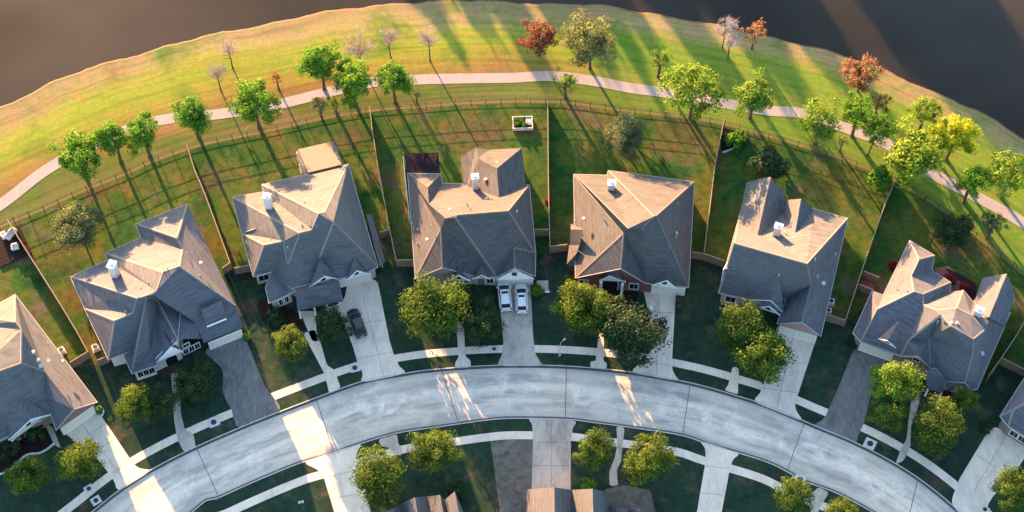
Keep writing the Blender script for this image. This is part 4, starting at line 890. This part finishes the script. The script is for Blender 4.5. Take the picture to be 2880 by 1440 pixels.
# yard trees
T('yard_tree', 'big', 'leaf_olive', 196, 570, 58, 3.8, 'olive tree in the back yard of the house with stepped hips', 'back yard trees')
T('yard_tree', 'big', 'leaf_olive', 1575, 345, 52, 3.4, 'olive tree in the back yard behind the broad brown hipped house', 'back yard trees')
T('yard_tree', 'bush', 'leaf_dark', 1937, 412, 42, 2.0, 'dark green spreading tree behind the house with two rear gable wings', 'back yard trees', 0.75, trunk=0.12)
T('yard_tree', 'big', 'leaf_dark', 2402, 578, 46, 2.6, 'very dark tree in the back yard of the many faceted grey house', 'back yard trees', trunk=0.12)
T('yard_tree', 'bush', 'leaf_green', 2215, 452, 32, 1.8, 'green bushy tree in the corner where iron and wooden fences meet at the right', 'back yard trees', trunk=0.1)
for a in [('leaf_yellow', 340, 1016, 48, 4.6, 'yellow green tree in the front lawn of the house with stepped hips'), ('leaf_dark', 402, 1010, 44, 3.0, 'dark tree right behind the yellow green one on the shaded front lawn'),
          ('leaf_dark', 492, 962, 58, 2.2, 'wide low dark tree beside the dark stained driveway'), ('leaf_yellow', 733, 862, 45, 4.2, 'small yellowing tree alone on the lawn between dark driveway and front walk'),
          ('leaf_dark', 838, 820, 50, 3.0, 'dark tree beside the parked black car'), ('leaf_yellow', 1090, 775, 86, 5.0, 'big golden green tree before the house with two white cars'),
          ('leaf_dark', 1212, 812, 60, 3.0, 'dark tree left of the two white cars'), ('leaf_yellow', 1466, 772, 72, 5.0, 'golden green tree at the left front corner of the broad brown house'),
          ('leaf_dark', 1588, 832, 90, 4.4, 'very large dark tree overhanging the driveway of the broad brown house'), ('leaf_yellow', 1862, 818, 62, 5.4, 'upper golden crown before the pink brick garage house'),
          ('leaf_yellow', 1914, 880, 78, 5.0, 'lower larger green gold crown overhanging the pale driveway of the pink brick house'), ('leaf_lime', 2252, 962, 64, 5.2, 'bright yellow green tree before the many faceted grey house'),
          ('leaf_yellow', 2236, 1042, 48, 4.4, 'duller yellow tree directly below the bright yellow green tree'), ('leaf_yellow', 2360, 1072, 64, 4.6, 'yellow green tree right of the curved front walk'),
          ('leaf_yellow', 2432, 1003, 32, 3.8, 'small yellow tree close to the front wall of the many faceted grey house'), ('leaf_yellow', 68, 1195, 54, 4.4, 'left of the two yellow trees in the bottom left corner'),
          ('leaf_yellow', 201, 1158, 60, 4.8, 'right of the two yellow trees in the bottom left corner, touching the driveway'), ('leaf_yellow', 952, 1200, 68, 4.8, 'large yellow green tree above the roof at the bottom edge'),
          ('leaf_yellow', 1092, 1132, 62, 4.8, 'yellow green tree beside the road, right of the large one above the roof'), ('leaf_yellow', 1494, 1132, 54, 4.6, 'yellow green tree left of the curved walk across the street'),
          ('leaf_yellow', 1630, 1152, 64, 4.8, 'yellow green tree right of the curved walk across the street'), ('leaf_yellow', 2000, 1250, 50, 4.4, 'yellow green tree beside the square drain cover across the street'),
          ('leaf_yellow', 2112, 1288, 42, 3.8, 'yellow tree cut by the bottom edge right of the square drain cover'), ('leaf_yellow', 2548, 1232, 56, 4.6, 'yellow green tree cut by the right edge beside the last driveway')]:
    T('street_tree', 'big', *a[:3], a[3] * 0.89, *a[4:], group=G_YARD, trunk=0.18)
# shrubs and hedges
def shrub(mat, fx, fy, rf, label, vert=0.8, style='bush', cat='shrub', group='garden shrubs'):
    r_ = rf * 1.118 / 19.0; return T('shrub', style, mat, fx, fy, rf, r_ * vert * 0.7, label, group, vert, cat=cat, trunk=0.04)
for a in [('leaf_green', 1846, 352, 26, 'bright green shrub in the curved flower bed behind the neighbouring lawn'), ('leaf_green', 1866, 338, 16, 'smaller green shrub at the fence end of the curved flower bed'),
          ('leaf_green', 1350, 731, 17, 'round green shrub between the white cars and the square pad'), ('leaf_dark', 1148, 712, 14, 'dark shrub under the porch gable behind the golden green tree'),
          ('leaf_yellow', 1432, 700, 16, 'yellow shrub at the left corner of the maroon brick house'), ('leaf_lime', 621, 846, 11, 'pale green ball shrub at the corner of the dark driveway'),
          ('leaf_green', 247, 1032, 10, 'shrub inside the small curved stone edging beside the white garage'), ('leaf_dark', 151, 1076, 13, 'dark round shrub beside the white garage door at left'),
          ('leaf_dark', 86, 1090, 26, 'dark shrub in the walled bed under the left edge house'), ('leaf_dark', 20, 1125, 30, 'dark shrub cut by the left edge in the walled bed'),
          ('leaf_dark', 690, 800, 26, 'dark shrub bed below the front window beside the porch house'), ('leaf_dark', 2146, 862, 17, 'dark green shrub at the left front corner of the many faceted house'),
          ('leaf_dark', 2480, 1078, 18, 'dark shrub near the corner of the last driveway'), ('leaf_green', 1480, 1224, 20, 'green shrub before the two gabled house'), ('leaf_dark', 1150, 1238, 26, 'dark shrub above the four ridged roof'),
          ('leaf_dark', 1180, 768, 26, 'dark planting before the entrance of the house with two white cars'), ('leaf_dark', 300, 908, 0.1, '')][:-1]:
    shrub(*a)
for i, (fx, fy, rf, lb) in enumerate([(2300, 648, 13, 'left clump of dark red foliage beside the brick patio'), (2392, 700, 15, 'middle clump of dark red foliage along the brick patio'), (2428, 722, 14, 'right clump of dark red foliage along the brick patio')]):
    shrub('flower_red', fx, fy, rf, lb, 0.9, 'bush', 'shrub', 'dark red planting behind the faceted house')
shrub('flower_red', 2245, 668, 12, 'purple red shrub along the left wall of the faceted house', 0.8)
shrub('leaf_red', 1379, 506, 10, 'small reddish shrub beside the fence right of the two white cars house', 1.0)
shrub('leaf_brown', 272, 888, 9, 'brown dry shrub beside the left wall of the house with stepped hips', 0.8)
# tall trees on the far bank, standing beyond the top of the view; their shadows fall over the water
for i, (tx, ty, h_, r_) in enumerate([(1105, 44, 15, 4.5), (1190, 30, 14, 4), (1335, 108, 19, 4.0), (1440, 60, 17, 4.5), (1618, 180, 22, 2.8), (1525, 70, 18, 4.5), (1812, 178, 22, 4.2), (1740, 60, 17, 2.2), (2005, 240, 24, 3.6), (1935, 160, 22, 4.2), (2070, 130, 21, 3.0), (2180, 205, 24, 2.6), 
                                       (2010, 70, 20, 5), (1880, 40, 18, 4), (1420, 20, 16, 5), (1560, 25, 16, 5), (1960, 110, 20, 5), 
                                       (2450, 250, 27, 4.2), (2500, 330, 30, 6), (2560, 290, 28, 5), (2640, 420, 34, 6), (2480, 180, 24, 4.5), (2430, 120, 22, 3.6), (2540, 190, 24, 5), (2590, 380, 32, 6), (2460, 60, 18, 4), (2540, 90, 20, 4)]):
    tip = at(tx * 1.118, ty * 1.118, 0); L_ = (h_ - 1.0) / math.tan(SUN_EL); b = Vector((tip.x + math.sin(SUN_AZ) * L_, tip.y + math.cos(SUN_AZ) * L_, 0))
    root = empty('tall_tree', b, 0, 'tall dark tree on the far bank beyond the top of the view', 'tree', 'tall trees on the far bank')
    cr = bpy.data.objects.new('crown', with_mat(CROWN['tall'][i % 4], 'leaf_dark')); COL.objects.link(cr); cr.parent = root
    cr.location = (0, 0, h_ * 0.56); cr.scale = (r_, r_, h_ * 0.46); cr.rotation_euler.z = i
    m = MB(); limbs(m, b, b + Vector((0, 0, h_ * 0.85)), 0.35, i + 300, 8, 0.3); m.build('trunk', M['bark'], root)
# ------------------------------------------------------------------ fences
def wood_fence(label, pts, group='wooden side fences', hgt=1.83):
    P = [at(*p, 0) for p in pts]; root = empty('wooden_fence', P[0], 0, label, 'fence', group); b = MB(); c = MB()
    for A, B in zip(P, P[1:]):
        n = max(1, round((B - A).length / 0.6)); nv = Vector((-(B - A).y, (B - A).x, 0)).normalized()
        for k in range(n):
            p, q = A.lerp(B, k / n), A.lerp(B, (k + 1) / n); g = (q - p) * 0.03
            b.bar(p + g - Vector((0, 0, .05)), q - g - Vector((0, 0, .05)), 0.03, hgt + 0.03 * ((k * 7) % 3))
        c.bar(A + Vector((0, 0, hgt + .10)), B + Vector((0, 0, hgt + .10)), 0.11, 0.05)
        m = max(1, round((B - A).length / 2.4))
        for k in range(m + 1):
            p = A.lerp(B, k / m) + nv * 0.085; MB().box((p.x, p.y, hgt / 2 + .02), (0.10, 0.10, hgt + .1)).build('post', M['wood'], root)
    b.build('boards', M['wood'], root); c.build('cap_rail', M['wood_cap'], root); return root
wood_fence('wooden fence between the left edge house and the house with stepped hips', [(30, 637), (76, 712), (123, 786), (180, 877), (224, 950), (254, 1006)])
wood_fence('short wooden gate fence left of the house with stepped hips', [(254, 1006), (205, 1036)], 'short front fences')
wood_fence('short wooden fence joining the front corner of the house with stepped hips', [(281, 1030), (308, 1019)], 'short front fences')
wood_fence('wooden fence between the house with stepped hips and the porch house', [(530, 425), (552, 495), (580, 560), (616, 658), (652, 757)])
wood_fence('short fence closing the gap right of the house with stepped hips', [(652, 757), (630, 772)], 'short front fences')
wood_fence('short fence on the left of the porch house', [(664, 772), (705, 764)], 'short front fences')
wood_fence('wooden fence between the porch house and the house with two white cars', [(1042, 319), (1048, 376), (1064, 480), (1096, 655), (1116, 750)])
wood_fence('short fence right of the porch house beside its lean-to', [(1070, 672), (1098, 664)], 'short front fences')
wood_fence('short pale fence left of the house with two white cars', [(1116, 750), (1166, 749)], 'short front fences')
wood_fence('wooden fence between the house with two white cars and the broad brown house', [(1540, 294), (1541, 480), (1543, 600), (1546, 712)])
wood_fence('short fence right of the house with two white cars', [(1504, 664), (1543, 664)], 'short front fences')
wood_fence('short fence left of the broad brown house', [(1546, 712), (1594, 706)], 'short front fences')
wood_fence('wooden fence between the broad brown house and the two rear wings house', [(2033, 356), (2020, 420), (2008, 480), (1992, 610), (1977, 726)])
wood_fence('long low front fence from the broad brown house to the next fence', [(1944, 727), (1977, 732), (2034, 752)], 'short front fences')
wood_fence('long wooden fence left of the many faceted grey house', [(2518, 512), (2484, 588), (2428, 748), (2406, 815), (2372, 918)])
wood_fence('short fence right of the pink brick house beside its two condensers', [(2320, 902), (2372, 918)], 'short front fences')
wood_fence('upper short fence of the small brick coloured enclosure', [(2424, 780), (2464, 798)], 'short front fences')
wood_fence('lower short fence of the small brick coloured enclosure', [(2412, 818), (2450, 834)], 'short front fences')
wood_fence('wooden fence right of the many faceted grey house', [(2960, 760), (2900, 870), (2850, 960), (2808, 1023), (2771, 1075)])
wood_fence('short fence crossing to the right edge house', [(2808, 1023), (2890, 1066)], 'short front fences')
# iron fence along the footpath
fp = [at(p.x, p.y) for p in smooth_line([p for p in FENCE if -60 < p[0] < 3000] , 4)]; n_post = 72; fp = resample(fp, n_post)
root = empty('iron_fence', fp[n_post // 2], 0, 'long thin black iron fence between the back yards and the footpath', 'fence'); b = MB()
for A, B in zip(fp, fp[1:]):
    for z in (0.15, 0.95, 1.32): b.bar(A + Vector((0, 0, z)), B + Vector((0, 0, z)), 0.035, 0.045)
    n = max(1, round((B - A).length / 0.30))
    for k in range(1, n):
        p = A.lerp(B, k / n); b.box((p.x, p.y, 0.72), (0.016, 0.016, 1.3))
b.build('rails', M['iron'], root)
for p in fp: MB().box((p.x, p.y, 0.75), (0.09, 0.09, 1.5)).build('post', M['iron'], root)
strip_ = offset_line(fp, 0.55); ribbon(strip_, offset_line(fp, 0.08), 0.008, 'mown_edge', plain('dry_mown_edge_grass', (0.125, 0.115, 0.045), 0.95, 0.1, 0.4, 2.5))

# ------------------------------------------------------------------ cars
def MB_part(m, q):
    r_ = MB(); h_ = len(m.v) // 2; nf = len(m.f) // 2
    r_.v = m.v[q * h_:(q + 1) * h_]; r_.f = [tuple(i - q * h_ for i in f) for f in m.f[q * nf:(q + 1) * nf]]; return r_
def car(label, px, py, px2, py2, length, width, height, paint_, suv=True):
    """rear bumper at px,py and nose at px2,py2 on the ground"""
    A, B = at(px, py), at(px2, py2); d = (B - A).normalized(); s_ = length; rz = math.atan2(d.y, d.x)
    c = (A + B) / 2; root = empty('parked_car', (c.x, c.y, 0.014), rz, label, 'car', 'cars parked on the driveways')
    hw = width / 2; L2 = s_ / 2
    # side profile stations: (x, half width low, half width top, z belt, z roof or None)
    def put(m, n, mat, par=None, smooth=False):
        me = bpy.data.meshes.new(n); me.from_pydata(m.v, [], m.f); me.update()
        if smooth:
            for p in me.polygons: p.use_smooth = True
        o = link(n, me, mat, par or root); return o
    st = [(-L2, .80, .55, .95), (-L2 + .12, .93, .42, 1.02), (-L2 + .7, 1.0, .33, 1.06), (0, 1.0, .30, 1.04), (L2 - 1.35, 1.0, .30, 1.02), (L2 - .75, .97, .32, .95), (L2 - .25, .88, .38, .82), (L2, .66, .48, .70)]
    k = height / 1.7; body = MB(); ring = 10
    for x, w, z0, z1 in st:
        ww = hw * w; z0 *= k; z1 *= k
        for y, z in ((-ww * .9, z0), (-ww, z0 + .12), (-ww * 1.0, (z0 + z1) / 2 + .06), (-ww * .96, z1 - .06), (-ww * .84, z1), (ww * .84, z1), (ww * .96, z1 - .06), (ww * 1.0, (z0 + z1) / 2 + .06), (ww, z0 + .12), (ww * .9, z0)):
            body.v.append((x, y, z))
    for i in range(len(st) - 1):
        for j in range(ring): j2 = (j + 1) % ring; body.f.append((i * ring + j, i * ring + j2, (i + 1) * ring + j2, (i + 1) * ring + j))
    body.f.append(tuple(reversed(range(ring)))); body.f.append(tuple((len(st) - 1) * ring + j for j in range(ring)))
    bo = put(body, 'body', M[paint_])
    # cabin: lower ring at the belt, upper ring at the roof
    zb, zr = 1.0 * k, height; xr0, xr1 = (-L2 + .20, L2 - 1.05); tr0, tr1 = (-L2 + (.55 if suv else 1.0), L2 - 2.10)
    lo = [(xr0, -hw * .78), (xr1, -hw * .86), (xr1 + .1, 0), (xr1, hw * .86), (xr0, hw * .78), (xr0 - .06, 0)]
    hi = [(tr0, -hw * .64), (tr1, -hw * .66), (tr1 + .08, 0), (tr1, hw * .66), (tr0, hw * .64), (tr0 - .05, 0)]
    g = MB(); g.v = [(x, y, zb - .03) for x, y in lo] + [(x, y, zr - .05) for x, y in hi]
    for j in range(6): g.f.append((j, (j + 1) % 6, 6 + (j + 1) % 6, 6 + j))
    put(g, 'windows', M['glass'])
    r = MB(); r.v = [(x + (.03 if x > 0 else -.03), y * 1.05, zr - .06) for x, y in hi] + [(x * .94, y * .86, zr) for x, y in hi]
    for j in range(6): r.f.append((j, (j + 1) % 6, 6 + (j + 1) % 6, 6 + j))
    r.f.append(tuple(range(6, 12))); ro = put(r, 'roof', M[paint_])
    for sy in (-1, 1):                                              # pillars and mirrors
        pm = MB()
        for (a, b_) in ((lo[0], hi[0]), (lo[1], hi[1])):
            pm.tube([(a[0], a[1] * sy / (-1 if a[1] < 0 else 1) if False else abs(a[1]) * sy * 1.02, zb - .03), (b_[0], abs(b_[1]) * sy * 1.02, zr - .05)], 0.05, 5)
        for q in range(2): put(MB_part(pm, q), 'pillar', M[paint_])
        put(MB().tube([(-.25, hw * .83 * sy, zb), (-.25, hw * .67 * sy, zr - .05)], 0.045, 5), 'pillar', M[paint_])
        mm = MB().box((xr1 - .25, sy * (hw + .09), zb + .02), (.16, .24, .15), 0, .85); put(mm, 'mirror', M[paint_])
        hl = MB().box((L2 - .20, sy * hw * .62, .72 * k), (.26, .34, .12), -.25 * sy, .8); put(hl, 'headlight', M['lamp_clear'])
        tl = MB().box((-L2 + .06, sy * hw * .72, .93 * k), (.16, .28, .20), .2 * sy, .85); put(tl, 'tail_light', M['lamp_red'])
        for xw in (-L2 + .85, L2 - .90):
            w = MB().tube([(xw, sy * (hw - .22), .33), (xw, sy * (hw - .03), .33)], .34, 16); wo = put(w, 'wheel', M['rubber'])
            put(MB().tube([(xw, sy * (hw - .03), .33), (xw, sy * (hw - .005), .33)], .21, 12), 'rim', M['chrome'], wo)
    if suv:
        put(MB().box((tr1 - .48, 0, zr + .004), (.36, hw * .95, .02)), 'sunroof', M['glass'], ro)
        for sy in (-1, 1): put(MB().box(((tr0 + tr1) / 2, sy * hw * .56, zr + .03), (tr1 - tr0 - .3, .05, .04)), 'roof_rail', M['chrome'], ro)
    put(MB().box((-L2 + .02, 0, .55 * k), (.14, width * .86, .20), 0, .9), 'bumper', M[paint_] if paint_ == 'car_white' else M['rubber']); put(MB().box((L2 - .04, 0, .50 * k), (.14, width * .78, .20), 0, .9), 'bumper', M[paint_])
    put(MB().box((-L2 - .05, 0, .80 * k), (.02, .42, .13)), 'licence_plate', M['lamp_clear'])
    return root
car('white car with a dark sunroof, left one of the pair outside the garage', 1423, 873, 1416, 800, 4.9, 1.88, 1.68, 'car_white')
car('white car with a shorter bonnet, right one of the pair outside the garage', 1468, 881, 1465, 808, 4.7, 1.82, 1.66, 'car_white')
car('black saloon car parked on the pale driveway beside the porch house', 1018, 948, 991, 878, 4.7, 1.84, 1.45, 'car_black', False)

# ------------------------------------------------------------------ small things
def drain(label, px, py, sz, rz, plate=True):
    c = at(px, py); root = empty('drain_cover', (c.x, c.y, 0.02), rz, label, 'drain cover', 'round drain covers in concrete collars')
    m = MB().box((0, 0, 0.03), (sz, sz * 0.9, 0.06)); me = bpy.data.meshes.new('collar'); me.from_pydata(m.v, [], m.f); link('collar', me, M['stone'], root)
    m = MB().tube([(0, 0, .05), (0, 0, .075)], sz * 0.27, 18); me = bpy.data.meshes.new('lid'); me.from_pydata(m.v, [], m.f); link('lid', me, M['iron'], root)
drain('round drain cover in the pavement beside the dark stained driveway', 601, 1188, 1.5, R(25)); drain('round drain cover in the pavement beside the driveway with the black car', 998, 1035, 1.4, R(15))
drain('drain cover with white square collar in the verge below the faceted house', 2447, 1248, 1.6, R(-28)); drain('drain cover with white square collar on the verge across the street', 2250, 1349, 1.5, R(-22))
drain('grey drain cover in the verge near the bottom left driveway', 270, 1408, 1.3, R(35)); drain('drain cover near the left edge of the pavement at bottom left', 250, 1375, 1.2, R(35))
drain('drain cover in the pavement left of the two white cars driveway', 1390, 982, 1.0, R(5)); drain('dark drain cover at the foot of the last driveway', 2770, 1433, 1.1, R(-40))
def condenser(label, px, py, rz):
    c = at(px, py); root = empty('air_conditioner', (c.x, c.y, 0), rz, label, 'air conditioner', 'outdoor cooling units')
    for n, m, mat in (('casing', MB().box((0, 0, .42), (.82, .82, .72)), 'offwhite'), ('pad', MB().box((0, 0, .04), (1.0, 1.0, .08)), 'stone'), ('fan_grille', MB().tube([(0, 0, .78), (0, 0, .80)], .33, 16), 'iron')):
        me = bpy.data.meshes.new(n); me.from_pydata(m.v, [], m.f); link(n, me, M[mat], root)
condenser('upper of two cooling units beside the pink brick house', 2336, 853, R(-15)); condenser('lower of two cooling units beside the pink brick house', 2328, 879, R(-15))
condenser('cooling unit beside the long brown roof of the left edge house', 175, 990, R(30)); condenser('cooling unit in the gap between left fence and stepped hip house', 270, 982, R(25))
# raised planter with plants
c = at(1470, 350); root = empty('raised_planter', (c.x, c.y, 0), R(2), 'pale raised planter bed of vegetables on the back lawn', 'planter')
m = MB(); w_, d_ = 3.1, 2.1
for x, y, sx, sy in ((0, d_ / 2, w_, .16), (0, -d_ / 2, w_, .16), (w_ / 2 - .08, 0, .16, d_ - .17), (-w_ / 2 + .08, 0, .16, d_ - .17)): m.box((x, y, .3), (sx, sy, .6))
for n, mm, mat in (('frame', m, 'gutter'), ('soil', MB().box((0, 0, .25), (w_ - .34, d_ - .34, .46)), 'mulch'), ('stepping_board', MB().box((.9, 0.2, .50), (.9, 1.2, .05)), 'gutter')):
    me = bpy.data.meshes.new(n); me.from_pydata(mm.v, [], mm.f); link(n, me, M[mat], root)
for i, (x, y, s) in enumerate(((-.9, -.3, .55), (-.2, .2, .5), (.2, -.5, .5), (-1.0, .5, .4))):
    o = bpy.data.objects.new('vegetable_plant', with_mat(CROWN['bush'][i % 4], 'leaf_green')); COL.objects.link(o); o.parent = root; o.location = (x, y, .6); o.scale = (s, s, s * .7)
# square pad
c = at(1526, 806); root = empty('garden_box', (c.x, c.y, 0), R(1), 'low square pale paved box on the lawn right of the white cars', 'paved box')
for n, mm, mat in (('slab', MB().box((0, 0, .12), (1.65, 1.75, .24)), 'concrete_mid'), ('edge_board', MB().box((0, -.97, .15), (2.0, .14, .34)), 'white')):
    me = bpy.data.meshes.new(n); me.from_pydata(mm.v, [], mm.f); link(n, me, M[mat], root)
# street lamp
c = at(1574, 1000); root = empty('street_lamp', (c.x, c.y, 0), 0, 'slim white street lamp on the verge left of the big dark tree', 'street lamp')
MB().tube([(c.x, c.y, 0), (c.x, c.y, 3.7)], [.07, .04], 8).build('pole', M['gutter'], root); MB().tube([(c.x, c.y, 3.6), (c.x + .25, c.y + .2, 4.0), (c.x + .45, c.y + .4, 4.05)], .04, 6).build('arm', M['gutter'], root)
MB().box((c.x + .58, c.y + .50, 4.03), (.4, .2, .12), R(40)).build('lamp_head', M['steel'], root); MB().tube([(c.x, c.y, 0), (c.x, c.y, .3)], .17, 8).build('base', M['steel'], root)
# yard sign
c = at(848, 1418); root = empty('yard_sign', (c.x, c.y, 0), R(12), 'white yard sign standing on the shaded lawn across the street', 'sign')
for n, mm, mat in (('panel', MB().box((0, 0, .75), (.75, .04, .7)), 'white'), ('print', MB().box((0, -.026, .86), (.5, .004, .12)).box((.05, -.026, .66), (.4, .004, .05)).box((.05, -.026, .56), (.4, .004, .05)), 'gutter_dark')):
    me = bpy.data.meshes.new(n); me.from_pydata(mm.v, [], mm.f); link(n, me, M[mat], root)
for sx in (-1, 1):
    me = bpy.data.meshes.new('stake'); mm = MB().box((sx * .3, 0, .25), (.04, .04, .5)); me.from_pydata(mm.v, [], mm.f); link('stake', me, M['steel'], root)
# bins beside the broad brown house
for (px, py, lb, mt) in ((1908, 852, 'upper dark wheeled bin on the right of the broad brown house driveway', 'rubber'), (1909, 868, 'lower dark wheeled bin on the right of the broad brown house driveway', 'rubber')):
    c = at(px, py); root = empty('wheeled_bin', (c.x, c.y, 0), R(-4), lb, 'bin', 'wheeled bins by the garage')
    for n, mm, mat in (('body', MB().box((0, 0, .48), (.52, .58, .9), 0, 1.15), mt), ('lid', MB().box((0, -.02, .97), (.62, .72, .08), 0, .9), 'iron'), ('handle', MB().tube([(-.25, .40, .95), (.25, .40, .95)], .025, 6), 'iron'), ('wheel', MB().tube([(-.28, .28, .11), (.28, .28, .11)], .11, 10), 'rubber')):
        me = bpy.data.meshes.new(n); me.from_pydata(mm.v, [], mm.f); link(n, me, M[mat], root)
# white rounded garden ornament on a short post
c = at(1828, 876); root = empty('garden_globe', (c.x, c.y, 0), 0, 'white globe on a short post beside the dark overhanging tree', 'garden globe')
me = bpy.data.meshes.new('globe'); bm = bmesh.new(); bmesh.ops.create_uvsphere(bm, u_segments=14, v_segments=9, radius=.36, matrix=Matrix.Translation((0, 0, 1.15))); bm.to_mesh(me); bm.free(); link('globe', me, M['white'], root)
me = bpy.data.meshes.new('post'); mm = MB().tube([(0, 0, 0), (0, 0, .85)], [.16, .10], 8); me.from_pydata(mm.v, [], mm.f); link('post', me, M['steel'], root)
# pergola with white seats at the left edge
c = at(28, 694); rz = R(28); root = empty('patio_deck', (c.x, c.y, 0), rz, 'dark wooden deck at the left edge carrying white furniture', 'deck')
mm = MB()
for k in range(9): mm.box((0, -2.4 + k * .6, .15), (5.0, .55, .12))
me = bpy.data.meshes.new('planks'); me.from_pydata(mm.v, [], mm.f); link('planks', me, M['mulch'], root)
me = bpy.data.meshes.new('joists'); mm = MB().box((0, 0, .04), (4.8, 5.1, .09)); me.from_pydata(mm.v, [], mm.f); link('joists', me, M['wood'], root)
def lounge(label, px, py, rz, w=1.6):
    c = at(px, py, .21); r_ = empty('lounge_seat', (c.x, c.y, .21), rz, label, 'seat', 'white seats on the left deck')
    for n, mm in (('seat', MB().box((0, 0, .28), (w, .75, .22), 0, .96)), ('backrest', MB().box((0, .40, .52), (w, .18, .6), 0, .95)), ('arm', MB().box((-w / 2 - .06, .05, .34), (.14, .8, .5))), ('arm', MB().box((w / 2 + .06, .05, .34), (.14, .8, .5)))):
        me = bpy.data.meshes.new(n); me.from_pydata(mm.v, [], mm.f); link(n, me, M['offwhite'], r_)
lounge('large white lounge seat on the dark deck at the left edge', 33, 661, R(60), 1.7); lounge('small white lounge seat left of the large one on the dark deck', 13, 664, R(120), 0.9); lounge('pale bench nearest the house on the dark deck', 44, 699, R(15), 0.8)
# flower bed, brick patio, stone edgings
paving('brick_patio', [(2628, 755), (2668, 748), (2705, 775), (2745, 800), (2735, 835), (2700, 850), (2665, 815)], 'brick_paver', 0.012)
paving('planting_bed', [(2655, 752), (2690, 765), (2752, 800), (2740, 842), (2725, 842), (2712, 800), (2675, 775)], 'mulch', 0.016)
paving('brick_paved_strip', [(2424, 783), (2462, 800), (2448, 832), (2412, 816)], 'brick_paver', 0.012)
paving('planting_bed', [(2036, 358), (2062, 366), (2098, 372), (2100, 388), (2075, 410), (2045, 425), (2026, 427)], 'mulch', 0.010)
paving('planting_bed', ZA((-60, 760), (0, 800), (110, 745), (250, 640), (340, 640), (410, 775), (300, 850), (200, 860), (130, 950), (80, 985), (0, 1005), (-60, 1010)), 'mulch', 0.010)
paving('planting_bed', YB((0, 1000), (60, 960), (310, 1060), (390, 1200), (300, 1230), (200, 1180), (60, 1170)), 'mulch', 0.010)
paving('planting_bed', [(2180, 900), (2195, 890), (2200, 915), (2185, 920)], 'mulch', 0.010)
paving('planting_bed', YC((660, 880), (960, 900), (930, 1020), (690, 1010)), 'mulch', 0.010)
paving('planting_bed', [(2650, 1090), (2740, 1095), (2745, 1125), (2690, 1150), (2640, 1120)], 'mulch', 0.010)
def edging(label, pts):
    P = [at(*p) for p in pts]; m = MB()
    P = resample(P, max(4, int(sum((b - a).length for a, b in zip(P, P[1:])) / 0.42)))
    for a, b in zip(P, P[1:]): m.bar(a.lerp(b, .06), a.lerp(b, .94), 0.22, 0.22)
    o = m.build('stone_edging', M['stone'], None, P[len(P) // 2]); props(o, label, 'garden edging', 'pale stone garden edgings')
edging('pale stone edging round the dark bed at bottom left', ZA((-60, 1008), (0, 1005), (70, 985), (130, 930), (180, 870), (225, 850), (300, 848), (360, 815), (412, 770)))
edging('small curved pale edging beside the white garage door', ZA((745, 490), (780, 510), (785, 540), (765, 570), (738, 580)))
edging('curved stone edging of the flower bed behind the neighbouring lawn', [(2032, 430), (2060, 420), (2085, 402), (2100, 385)])
